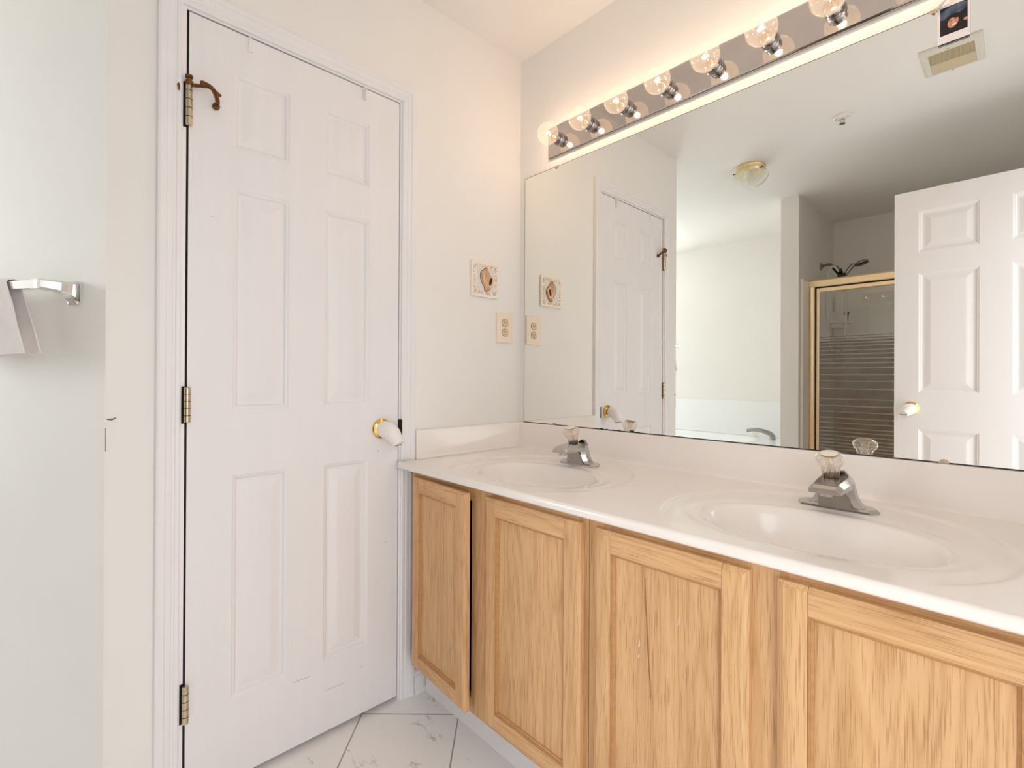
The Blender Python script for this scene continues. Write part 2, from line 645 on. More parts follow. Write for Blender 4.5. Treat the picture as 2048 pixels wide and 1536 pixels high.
# ------------------------------------------------------------------ room shell
CEIL = 2.448
XR = 1.80           # right wall
YF = -3.45          # far wall behind the camera
YE = -1.355         # outside corner of the left wall
XT = -2.05          # wall at the end of the tub
AD = Vector((-0.848, -0.530, 0)).normalized()
AN = Vector((0.530, -0.848, 0)).normalized()
ALEN = 2.417
AEND = Vector((0, YE, 0)) + AD * ALEN

struct('floor', box(-2.20, 1.95, -3.60, 0.12, -0.10, 0.0), M['floor'], 'white marble-look tile floor laid on the diagonal', 'floor')
struct('ceiling', box(-2.20, 1.95, -3.60, 0.12, CEIL, CEIL + 0.10), M['ceiling'], 'plain off-white painted ceiling', 'ceiling')
struct('wall_back', box(-0.12, 1.95, 0.0, 0.12, 0.0, CEIL), M['wall'], 'off-white wall behind the mirror and light bar', 'wall')
# left wall with the door opening
DO0, DO1, DOZ = -1.209, -0.565, 2.062
bm = bmesh.new()
add_box(bm, -0.12, 0, DO1, 0.0, 0, CEIL)
add_box(bm, -0.12, 0, YE, DO0, 0, CEIL)
add_box(bm, -0.12, 0, DO0, DO1, DOZ, CEIL)
struct('wall_left', bm, M['wall'], 'off-white wall holding the closed panelled door', 'wall')
struct('wall_light_block', box(-0.17, -0.121, YE + 0.05, -0.40, 0, CEIL), M['dark'], 'unseen dark slab added behind the closed door to block light', 'wall')  # added slab, coloured dark, keeps outside light out of the door gaps
# angled wall with the towel bar
c0 = Vector((0, YE, 0))
poly = [c0, c0 + AD * ALEN, c0 + AD * ALEN - AN * 0.10, c0 - AN * 0.10 + AD * 0.17]
poly = [c0, c0 + AD * ALEN, c0 + AD * ALEN - AN * 0.10, Vector((-0.119, YE + 0.03, 0)), Vector((-0.001, YE + 0.001, 0))]
struct('wall_angled', prism(poly, (0, 0, CEIL)), M['wall'], 'pale angled wall carrying the chrome towel bar', 'wall')
# tub window wall
WX0, WX1, WZ0, WZ1 = -1.94, -1.22, 1.14, 2.10
struct('wall_end', box(XT - 0.10, XT, YF, AEND.y + 0.06, 0, CEIL), M['wall'], 'off-white wall at the end of the bathtub', 'wall')
bm = bmesh.new()
add_box(bm, -2.15, WX0, YF - 0.12, YF, 0, CEIL)
add_box(bm, WX1, 1.95, YF - 0.12, YF, 0, CEIL)
add_box(bm, WX0, WX1, YF - 0.12, YF, 0, WZ0)
add_box(bm, WX0, WX1, YF - 0.12, YF, WZ1, CEIL)
struct('wall_far', bm, M['wall'], 'off-white wall behind the bathtub and shower, with the window', 'wall')
PX1, PX2, PY = 0.2256, 0.345, -2.5095
struct('wall_partition', box(PX1, PX2, YF, PY, 0, CEIL), M['wall'], 'off-white stub wall between the bathtub and shower', 'wall')
# right wall with the doorway
RD0, RD1, RDZ = -1.66, -0.90, 2.06
bm = bmesh.new()
add_box(bm, XR, XR + 0.12, YF, RD0, 0, CEIL)
add_box(bm, XR, XR + 0.12, RD1, 0.0, 0, CEIL)
add_box(bm, XR, XR + 0.12, RD0, RD1, RDZ, CEIL)
struct('wall_right', bm, M['wall'], 'off-white wall with the open doorway', 'wall')

# window
bm = bmesh.new()
for (a, b) in ((WX0, WX0 + 0.04), (WX1 - 0.04, WX1)):
    add_box(bm, a, b, YF - 0.08, YF - 0.03, WZ0, WZ1)
for (a, b) in ((WZ0, WZ0 + 0.04), (WZ1 - 0.04, WZ1), (1.60, 1.64)):
    add_box(bm, WX0 + 0.04, WX1 - 0.04, YF - 0.08, YF - 0.03, a, b)
w = struct('window_1', bm, M['trim'], 'white framed window over the bathtub', 'window')
obj('pane', box(WX0 + 0.04, WX1 - 0.04, YF - 0.058, YF - 0.054, WZ0 + 0.04, WZ1 - 0.04), M['pane'], w)

# ------------------------------------------------------------------ door builder
STEPS = ((0.0, 0.0), (0.004, -0.0025), (0.008, -0.0035), (0.013, -0.009), (0.017, -0.0095), (0.021, -0.0095), (0.043, -0.0035), (0.047, -0.003))


def panel_door(u0, u1, z0, z1, cols, rows, to3, thick):
    """Six-panel moulded slab. to3(u, z, d) gives the 3-D point with d out of the face."""
    bm = bmesh.new()
    us = sorted({u0, u1} | {c for ab in cols for c in ab})
    zs = sorted({z0, z1} | {c for ab in rows for c in ab})
    cache = {}

    def V(u, z, d):
        k = (round(u, 5), round(z, 5), round(d, 5))
        if k not in cache:
            cache[k] = bm.verts.new(to3(u, z, d))
        return cache[k]
    for i in range(len(us) - 1):
        for j in range(len(zs) - 1):
            a, b, c, d = us[i], us[i + 1], zs[j], zs[j + 1]
            if any(abs(a - p) < 1e-6 and abs(b - q) < 1e-6 for p, q in cols) and any(abs(c - p) < 1e-6 and abs(d - q) < 1e-6 for p, q in rows):
                prev = [V(a, c, 0), V(b, c, 0), V(b, d, 0), V(a, d, 0)]
                for (s, h) in STEPS[1:]:
                    cur = [V(a + s, c + s, h), V(b - s, c + s, h), V(b - s, d - s, h), V(a + s, d - s, h)]
                    for k in range(4):
                        bm.faces.new((prev[k], prev[(k + 1) % 4], cur[(k + 1) % 4], cur[k]))
                    prev = cur
                bm.faces.new(prev)
            else:
                bm.faces.new((V(a, c, 0), V(b, c, 0), V(b, d, 0), V(a, d, 0)))
    # back and edges
    bk = [bm.verts.new(to3(u, z, -thick)) for u, z in ((u0, z0), (u1, z0), (u1, z1), (u0, z1))]
    bm.faces.new(bk)
    edge = [[V(u, z0, 0) for u in us], [V(u1, z, 0) for z in zs], [V(u, z1, 0) for u in us[::-1]], [V(u0, z, 0) for z in zs[::-1]]]
    for k, e in enumerate(edge):
        bm.faces.new(e + [bk[(k + 1) % 4], bk[k]])
    return bm


DB, DT = 0.015, 2.046
DL, DR = -1.1935, -0.5826
d1 = struct('door_1', panel_door(DL, DR, DB, DT, ((-1.089, -0.943), (-0.838, -0.692)), ((0.232, 0.838), (1.016, 1.620), (1.730, 1.934)),
                                 lambda u, z, d: (d - 0.001, u, z), 0.035), M['door'],
            'white six-panel door, closed, in the left wall', 'door')


def add_hinge(zb, zt, stop=False):
    h = obj('hinge', lathe((0.0105, DL - 0.0015, zb), (0, 0, 1), [(0, 0.004), (0.002, 0.0078), (zt - zb - 0.002, 0.0078), (zt - zb, 0.005)], 16), M['antique'], d1, smooth=True)
    bm = bmesh.new()
    n = 5
    for i in range(1, n):
        z = zb + (zt - zb) * i / n
        add_lathe(bm, (0.0105, DL - 0.0015, z - 0.0007), (0, 0, 1), [(0, 0.0081), (0.0014, 0.0081)], 16)
    obj('knuckle_joint', bm, M['dark'], h)
    obj('hinge_leaf_shade', box(-0.004, 0.0022, DL - 0.0125, DL - 0.0035, zb - 0.002, zt + 0.002), M['dark'], h)  # near-black leaf also paints the shadow gap beside the knuckle
    return h


h1 = add_hinge(1.747, 1.858, True)
add_hinge(0.988, 1.079)
add_hinge(0.221, 0.318)
# hinge-pin door stop on the top hinge
zc = 1.852
bm = lathe((0.0105, DL - 0.0015, zc - 0.004), (0, 0, 1), [(0, 0.0078), (0.004, 0.0095), (0.012, 0.0095), (0.013, 0.006), (0.020, 0.006), (0.021, 0.0088), (0.027, 0.0088), (0.028, 0.006)], 16)
p0 = Vector((0.012, DL + 0.004, zc))
p1 = Vector((0.042, DL + 0.034, zc - 0.004))
add_tube(bm, [p0, (p0 + p1) / 2, p1], 0.0045, 10)
add_tube(bm, smooth_path([p1 + Vector((-0.004, -0.004, 0.006)), (0.040, DL + 0.045, zc - 0.006), (0.024, DL + 0.058, zc - 0.018), (0.014, DL + 0.061, zc - 0.026)], 5), 0.0055, 10)
add_lathe(bm, p1 + Vector((-0.006, -0.010, -0.002)), (0, 0, 1), [(0, 0.003), (0.002, 0.0065), (0.012, 0.0065), (0.014, 0.003)], 12)
add_tube(bm, [p1, p1 + Vector((0.006, 0.016, -0.010)), (0.040, DL + 0.062, zc - 0.016)], 0.004, 8)
st = tag(obj('hinge_pin_stop', bm, M['rusty'], h1, smooth=True), 'rusty brass hinge-pin door stop')
obj('bumper', lathe((0.001, DL + 0.060, zc - 0.030), (1, 0, 0), [(0, 0.009), (0.008, 0.0085), (0.012, 0.006)], 16), M['rusty'], h1, smooth=True)


def knob_set(door, base, out, side, droop, tipdir):
    """Brass rose with a white child-proof cover sagging off the knob."""
    base, out, side = Vector(base), Vector(out), Vector(side)
    ro = obj('door_knob', lathe(base, out, [(0, 0.033), (0.004, 0.033), (0.007, 0.030), (0.010, 0.020), (0.016, 0.013), (0.03, 0.012)], 36), M['brass'], door, smooth=True)
    tag(ro, 'polished brass knob rose')
    pts = smooth_path([base + out * 0.012, base + out * 0.030 + Vector((0, 0, -0.002)), base + out * 0.052 + side * 0.006 + Vector((0, 0, -0.010 * droop)),
                       base + out * 0.066 + side * 0.013 + Vector((0, 0, -0.026 * droop)), base + out * 0.080 + side * 0.020 + Vector((0, 0, -0.046 * droop))], 6)
    prof = ((0, 0.021), (0.12, 0.0265), (0.35, 0.0285), (0.6, 0.0275), (0.85, 0.022), (1.0, 0.0185))

    def rad(t):
        for (a, ra), (b, rb) in zip(prof, prof[1:]):
            if t <= b:
                return ra + (rb - ra) * (t - a) / (b - a)
        return prof[-1][1]
    cv = tag(obj('knob_cover', tube(pts, rad, 28), M['cover'], ro, smooth=True, angle=50), 'white cover sagging off the brass knob')
    e, q = pts[-1], pts[-2]
    d = (e - q).normalized()
    _, u, v = frame_from(d)
    bm = bmesh.new()
    add_tube(bm, [e + d * 0.0006 + v * 0.003 - u * 0.017, e + d * 0.0012 + v * 0.006, e + d * 0.0006 + v * 0.003 + u * 0.017], 0.0013, 8)
    obj('fold_crease', bm, M['scuff'], ro)
    return ro


knob_set(d1, (0.0, -0.645, 0.935), (1, 0, 0), (0, 1, 0), 1.0, None)
# latch edge: dark strike cut in the casing
sp = obj('strike_hole', box(-0.004, 0.0118, -0.5805, -0.5725, 0.905, 0.962, 0.002), M['dark'], d1)
# grime round the bottom hinge and scuffs low on the door
bm = bmesh.new()
for (y, z, w, h) in ((-0.90, 0.205, 0.05, 0.0015), (-0.71, 0.165, 0.004, 0.004), (-0.66, 0.43, 0.003, 0.003), (-0.655, 0.86, 0.004, 0.004), (-0.80, 0.14, 0.06, 0.0012),
                     (-0.63, 0.55, 0.02, 0.001), (-1.14, 1.53, 0.003, 0.003), (-0.60, 0.22, 0.003, 0.003)):
    add_box(bm, -0.0011, -0.0006, y - w / 2, y + w / 2, z - h / 2, z + h / 2)
tag(obj('scuff_mark', bm, M['faint'], d1), 'small grey scuffs')

# dark strips added in the gap round the slab to paint its shade
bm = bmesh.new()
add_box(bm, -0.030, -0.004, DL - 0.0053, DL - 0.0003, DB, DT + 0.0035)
obj('gap_shade', bm, M['dark'], d1)
obj('gap_shade', box(-0.030, -0.006, DL, -0.86, DT + 0.0003, DT + 0.0037), M['dark'], d1)
obj('gap_shade', box(-0.030, -0.008, DR + 0.0004, DR + 0.0027, DB, DT), M['gap_brown'], d1)
# casing round door 1
PROF = ((0.0, 0.0), (0.0, 0.0075), (0.004, 0.0105), (0.011, 0.0105), (0.0135, 0.0085), (0.017, 0.0085), (0.020, 0.011), (0.031, 0.0125), (0.034, 0.0155), (0.046, 0.0165), (0.051, 0.015), (0.053, 0.010), (0.053, 0.0))


def casing(y0, y1, zt, x=0.0, sgn=1):
    rings = []
    for (ey, ez, sy, sz) in ((y0, 0.0, -1, 0), (y0, zt, -1, 1), (y1, zt, 1, 1), (y1, 0.0, 1, 0)):
        rings.append([(x + sgn * h, ey + sy * t, ez + sz * t) for (t, h) in PROF])
    return loft(rings, cap=True)


t1 = struct('trim_1', casing(DL - 0.0145, DR + 0.0085, DT + 0.010), M['trim'], 'white moulded casing round the closed door', 'door trim', smooth=True, angle=20)
obj('paint_chip', prism([(0.0125, -1.2215, 1.842), (0.0125, -1.2165, 1.848), (0.0125, -1.2145, 1.838), (0.0125, -1.2155, 1.826), (0.0125, -1.2195, 1.832)], (0.0006, 0, 0)), M['rusty'], t1)
bm = bmesh.new()
add_box(bm, -0.118, 0.0, DO0, DL - 0.0055, 0, DT + 0.004)
add_box(bm, -0.118, 0.0, DR + 0.003, DO1, 0, DT + 0.004)
add_box(bm, -0.118, 0.0, DO0, DO1, DT + 0.004, DOZ)
add_box(bm, -0.060, -0.038, DL - 0.0035, DL + 0.012, 0, DT + 0.004)
add_box(bm, -0.060, -0.038, DR - 0.012, DR + 0.003, 0, DT + 0.004)
add_box(bm, -0.060, -0.038, DL, DR, DT - 0.012, DT + 0.004)
struct('trim_2', bm, M['trim'], 'white jamb lining the closed door opening', 'door trim')
# gouge on the outside corner
bm = bmesh.new()
add_tube(bm, [(0.0004, YE + 0.003, 1.005), (0.0006, YE + 0.012, 1.004), (0.0004, YE + 0.020, 1.008)], lambda t: 0.0012 + 0.001 * math.sin(t * 3), 6)
add_tube(bm, [(0.0002, YE + 0.0012, 0.985), (0.0002, YE + 0.0014, 0.93)], 0.0007, 6)
wl = bpy.data.objects['wall_left']
tag(obj('gouge_mark', bm, M['scuff'], wl), 'dark gouge')

# baseboards
BP = ((0.0, 0.0), (0.022, 0.0), (0.022, 0.010), (0.015, 0.020), (0.014, 0.030), (0.014, 0.055), (0.010, 0.062), (0.011, 0.072), (0.006, 0.080), (0.0, 0.082))
struct('baseboard_left', prism([(h, -0.520, z) for h, z in BP], (0, 0.52, 0)), M['trim'], 'short white baseboard beside the vanity toe kick', 'baseboard')
struct('baseboard_partition', prism([(PX1 + 0.0, PY + h, z) for h, z in BP], (PX2 - PX1, 0, 0)), M['trim'], 'white baseboard on the stub wall end', 'baseboard')
struct('baseboard_right', prism([(XR - h, RD0 - 0.08, z) for h, z in BP], (0, -0.9, 0)), M['trim'], 'white baseboard behind the open door', 'baseboard')
struct('trim_3', prism([(XR, RD0, 0), (XR - 0.014, RD0, 0), (XR - 0.017, RD0 - 0.05, 0), (XR, RD0 - 0.055, 0)], (0, 0, 2.09)), M['trim'], 'white casing on the hinge side of the open doorway', 'door trim')

# over-door hooks
def door_hook(y, label, edge_on):
    bm = bmesh.new()
    w = 0.0105 if not edge_on else 0.009
    add_box(bm, 0.0004, 0.0022, y - w / 2, y + w / 2, DT - 0.040, DT + 0.0015)
    add_box(bm, -0.0370, 0.0022, y - w / 2, y + w / 2, DT + 0.0005, DT + 0.0020)
    if edge_on:
        add_box(bm, 0.0022, 0.012, y - 0.0016, y + 0.0016, DT - 0.040, DT - 0.004)
    o = tag(obj('over_door_hook', bm, M['white_plastic'], origin=(0, y, DT)), label, 'hook', 'white hooks hung over the doors')
    return o


door_hook(-1.051, 'white strap hook over the closed door, on its hinge side', False)
door_hook(-0.712, 'thin white hook over the closed door, nearer the light bar', True)

# ------------------------------------------------------------------ open door (seen in the mirror)
OY = -1.681
OX0, OX1 = 1.0206, 1.776
d2 = struct('door_2', panel_door(OX0, OX1, DB, DT, ((1.116, 1.334), (1.441, 1.659)), ((0.232, 0.861), (1.043, 1.634), (1.738, 1.942)),
                                 lambda u, z, d: (u, OY + d, z), 0.035), M['door'], 'white six-panel door standing open, seen in the mirror', 'door')
knob_set(d2, (1.088, OY, 0.963), (0, 1, 0), (-1, 0, 0), 0.55, None)
obj('latch_plate', box(OX0 - 0.0015, OX0 + 0.001, OY - 0.03, OY - 0.005, 0.935, 0.990), M['white_plastic'], d2)
for zz in (0.27, 1.03, 1.80):
    obj('hinge', lathe((OX1 + 0.006, OY + 0.006, zz - 0.045), (0, 0, 1), [(0, 0.004), (0.002, 0.0078), (0.088, 0.0078), (0.09, 0.005)], 14), M['antique'], d2, smooth=True)
bm = bmesh.new()
add_box(bm, 1.197, 1.237, OY + 0.0004, OY + 0.0022, DT - 0.040, DT + 0.0015)
add_box(bm, 1.197, 1.237, OY - 0.037, OY + 0.0022, DT + 0.0005, DT + 0.002)
tag(obj('over_door_hook', bm, M['white_plastic'], origin=(1.217, OY, DT)), 'wide white strap hook over the open door in the mirror', 'hook', 'white hooks hung over the doors')

# ------------------------------------------------------------------ vanity cabinets
CZ0, CZ1 = 0.133, 0.7975
FY = -0.555        # face frame front
FT = 0.019
DTH = 0.018        # door thickness


def stile(x0, x1, z0, z1, outer_left):
    """Upright with a chamfer round its outer edge and both ends."""
    yf, yb = FY - DTH - 0.0008, FY - 0.0008
    if outer_left:
        poly = [(x0, yb), (x0, yf + 0.006), (x0 + 0.010, yf), (x1, yf), (x1, yb)]
    else:
        poly = [(x1, yb), (x1, yf + 0.006), (x1 - 0.010, yf), (x0, yf), (x0, yb)]
    ends = [(a, max(b, yf + 0.006)) for a, b in poly]
    ends[2] = (poly[1][0] + (0.0004 if outer_left else -0.0004), yf + 0.006)
    sec = lambda q, z: [(a, b, z) for a, b in q]
    return loft([sec(ends, z0), sec(poly, z0 + 0.010), sec(poly, z1 - 0.010), sec(ends, z1)])


def rail(x0, x1, z0, z1, top):
    yf, yb = FY - DTH - 0.0008, FY - 0.0008
    if top:
        poly = [(yb, z1), (yf + 0.006, z1), (yf, z1 - 0.010), (yf, z0), (yb, z0)]
    else:
        poly = [(yb, z0), (yf + 0.006, z0), (yf, z0 + 0.010), (yf, z1), (yb, z1)]
    return prism([(x0, a, b) for a, b in poly], (x1 - x0, 0, 0))


def bead(x0, x1, z0, z1):
    """Stepped moulding running round the panel opening."""
    yf = FY - DTH - 0.0008
    prof = ((0.0, 0.0022), (0.0032, 0.0026), (0.0036, 0.0048), (0.0068, 0.0072), (0.0072, 0.0100), (0.0, 0.0100))
    rings = []
    for (t, d) in prof + (prof[0],):
        rings.append([(x0 + t, yf + d, z0 + t), (x1 - t, yf + d, z0 + t), (x1 - t, yf + d, z1 - t), (x0 + t, yf + d, z1 - t)])
    return loft(rings, cap=False)


SW = 0.0455


def cabinet_door(cab, x0, x1, z0, z1, ajar=0.0, name_label=None):
    g = 0.0006
    pn = box(x0 + SW + 0.0005, x1 - SW - 0.0005, FY - DTH + 0.0092, FY - 0.004, z0 + SW + 0.0005, z1 - SW - 0.0005)
    parts = [('stile', stile(x0, x0 + SW, z0, z1, True), M['oak_z']),
             ('stile', stile(x1 - SW, x1, z0, z1, False), M['oak_z']),
             ('rail', rail(x0 + SW + g, x1 - SW - g, z1 - SW, z1, True), M['oak_x']),
             ('rail', rail(x0 + SW + g, x1 - SW - g, z0, z0 + SW, False), M['oak_x']),
             ('bead', bead(x0 + SW + g, x1 - SW - g, z0 + SW + g, z1 - SW - g), M['oak_bead'])]
    if ajar:
        pv = Vector((x0 + 0.004, FY, 0))
        rot = Matrix.Translation(pv) @ Matrix.Rotation(-ajar, 4, 'Z') @ Matrix.Translation(-pv)
        bmesh.ops.transform(pn, matrix=rot, verts=pn.verts[:])
        for _, b, _m in parts:
            bmesh.ops.transform(b, matrix=rot, verts=b.verts[:])
    ctr = (x0, FY, z0)
    d = obj('door', pn, M['oak_z'], cab, origin=ctr)
    for nm, b, mm in parts:
        obj(nm, b, mm, d, origin=ctr)
    if name_label:
        d['label'] = name_label
    return d


def cabinet(label, x0, x1, openings):
    c = thing('vanity_cabinet', label, 'cabinet', ((x0 + x1) / 2, -0.28, 0.0), 'oak vanity cabinets under the countertop')
    # carcass
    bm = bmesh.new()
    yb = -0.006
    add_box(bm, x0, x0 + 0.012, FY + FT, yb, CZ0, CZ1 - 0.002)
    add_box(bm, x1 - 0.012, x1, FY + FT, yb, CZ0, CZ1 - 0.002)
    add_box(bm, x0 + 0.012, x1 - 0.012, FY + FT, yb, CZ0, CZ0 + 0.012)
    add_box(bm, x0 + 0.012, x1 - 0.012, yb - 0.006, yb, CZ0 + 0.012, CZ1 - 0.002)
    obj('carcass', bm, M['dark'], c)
    # face frame
    zt, zb = 0.748, 0.176
    xs = [x0] + [v for ab in openings for v in ab] + [x1]
    for i in range(0, len(xs), 2):
        obj('frame_stile', box(xs[i], xs[i + 1], FY, FY + FT, CZ0, CZ1), M['oak_dark_z'], c)
    for (a, b) in openings:
        obj('frame_rail', box(a, b, FY, FY + FT, zt, CZ1), M['oak_dark'], c)
        obj('frame_rail', box(a, b, FY, FY + FT, CZ0, zb), M['oak_dark'], c)
    return c


c1 = cabinet('left oak vanity cabinet, next to the closed door, its narrow door ajar', 0.052, 0.7965, ((0.098, 0.372), (0.470, 0.762)))
cabinet_door(c1, 0.074, 0.386, 0.150, 0.776, math.radians(3.2), 'oak door standing slightly ajar')
cabinet_door(c1, 0.448, 0.783, 0.150, 0.776)
c2 = cabinet('right oak vanity cabinet, below the sink nearest the photo print', 0.7985, 1.565, ((0.845, 1.130), (1.220, 1.510)))
cabinet_door(c2, 0.822, 1.152, 0.150, 0.776)
d4 = cabinet_door(c2, 1.197, 1.527, 0.150, 0.776)
for (x, z, w, h) in ((0.933, 0.560, 0.003, 0.018), (0.932, 0.535, 0.0025, 0.010), (1.02, 0.640, 0.002, 0.02), (0.94, 0.28, 0.003, 0.006), (0.91, 0.24, 0.004, 0.004)):
    yq = FY - DTH + 0.0086
    tag(obj('paint_fleck', prism([(x - w / 2, yq, z - h / 2), (x + w / 2, yq, z - h / 6), (x + w / 3, yq, z + h / 2)], (0, 0.0006, 0)), M['white_plastic'], c2), 'white paint fleck on the oak panel')
yq = FY - DTH + 0.0087
left = [(0.946, 0.700), (0.945, 0.66), (0.949, 0.62), (0.951, 0.57), (0.955, 0.52), (0.960, 0.46)]
wd = [0.0012, 0.0032, 0.0022, 0.0030, 0.0022, 0.0008]
tag(obj('grain_streak', prism([(x, yq, z) for x, z in left] + [(x + w, yq, z) for (x, z), w in zip(left[::-1], wd[::-1])], (0, 0.0004, 0)), M['oak_streak'], c2), 'dark brown grain streak')
# white toe-kick board
struct('trim_4', prism([(0.024, y, z) for y, z in ((-0.483, 0.0), (-0.483, 0.016), (-0.4795, 0.024), (-0.478, 0.060), (-0.476, 0.128), (-0.464, 0.128), (-0.464, 0.0))], (1.54, 0, 0)), M['trim'],
       'white toe-kick strip along the foot of the vanity', 'trim')

# ------------------------------------------------------------------ countertop with two integral bowls
CTZ, CTH, CFY = 0.8194, 0.021, -0.5947
SINKS = ((0.440, 'l'), (1.190, 'r'))


def sstep(a, b, x):
    t = max(0.0, min(1.0, (x - a) / (b - a)))
    return t * t * (3 - 2 * t)


def top_h(x, y):
    h = 0.0
    for cx, _ in SINKS:
        dx = (x - cx) / 0.292
        r = math.hypot(dx, (y + 0.345) / 0.285)
        if r < 1.1:
            h -= 0.0042 * (1 - sstep(0.965, 1.005, r)) * sstep(-0.585, -0.44, y)
            rb = math.hypot((x - cx) / 0.222, (y + 0.362) / 0.158)
            s = max(0.0, 1 - rb)
            # soft lip then a deep oval bowl
            lip = sstep(0.0, 0.22, s)
            q = min(1.0, s / 0.80)
            h -= lip * 0.118 * q * (2 - q)
            r2 = math.hypot((x - cx) / 0.252, (y + 0.358) / 0.188)
            h -= 0.0030 * (1 - sstep(0.90, 1.0, r2))
    return h


bm = bmesh.new()
NX = 420
ys = [-0.0005 + (CFY + 0.0085) * j / 132 for j in range(133)]
X0, X1 = 0.0015, 1.7985
grid = []
nose = [(CFY + 0.0085 - 0.0085 * math.sin(a), CTZ - 0.0085 + 0.0085 * math.cos(a)) for a in (0.35, 0.7, 1.05, 1.57)] + \
       [(CFY, CTZ - CTH + 0.004), (CFY + 0.003, CTZ - CTH), (CFY + 0.05, CTZ - CTH)]
for i in range(NX + 1):
    col = []
    for y in ys:
        xl = X0 if y > -0.522 else 0.019
        x = xl + (X1 - xl) * i / NX
        col.append(bm.verts.new((x, y, CTZ + top_h(x, y))))
    for (y, z) in nose:
        x = 0.019 + (X1 - 0.019) * i / NX
        col.append(bm.verts.new((x, y, z)))
    grid.append(col)
for i in range(NX):
    for j in range(len(grid[0]) - 1):
        bm.faces.new((grid[i][j], grid[i + 1][j], grid[i + 1][j + 1], grid[i][j + 1]))
ct = tag(obj('countertop', bm, M['marble'], smooth=True, angle=60), 'long cream cultured-marble vanity top with two moulded oval basins', 'countertop')
# backsplash with a coved foot, and side splash
obj('backsplash', prism([(0.0015, y, z) for y, z in ((-0.0008, CTZ - 0.002), (-0.032, CTZ - 0.001), (-0.025, CTZ + 0.003), (-0.0205, CTZ + 0.009), (-0.019, CTZ + 0.016), (-0.019, 0.9186), (-0.0175, 0.9208), (-0.0008, 0.9212))], (1.797, 0, 0)), M['marble'], ct, smooth=True, angle=50)
obj('side_splash', prism([(x, -0.5195, z) for x, z in ((0.0008, CTZ + 0.0005), (0.024, CTZ + 0.0005), (0.0185, CTZ + 0.005), (0.0175, CTZ + 0.010), (0.0175, 0.9190), (0.016, 0.9208), (0.0008, 0.9212))], (0, 0.502, 0)), M['marble'], ct, smooth=True, angle=50)
for cx, _ in SINKS:
    zb = CTZ + top_h(cx, -0.362)
    obj('drain', lathe((cx, -0.362, zb - 0.001), (0, 0, 1), [(0, 0.024), (0.003, 0.024), (0.004, 0.020), (0.003, 0.012), (0.006, 0.010), (0.007, 0.004)], 24), M['chrome_dull'], ct, smooth=True)

# ------------------------------------------------------------------ faucets
FZ = CTZ + max(top_h(1.185 + 0.01 * a, -0.145 + 0.0065 * b) for a in range(-8, 9) for b in range(-4, 5)) + 0.0002


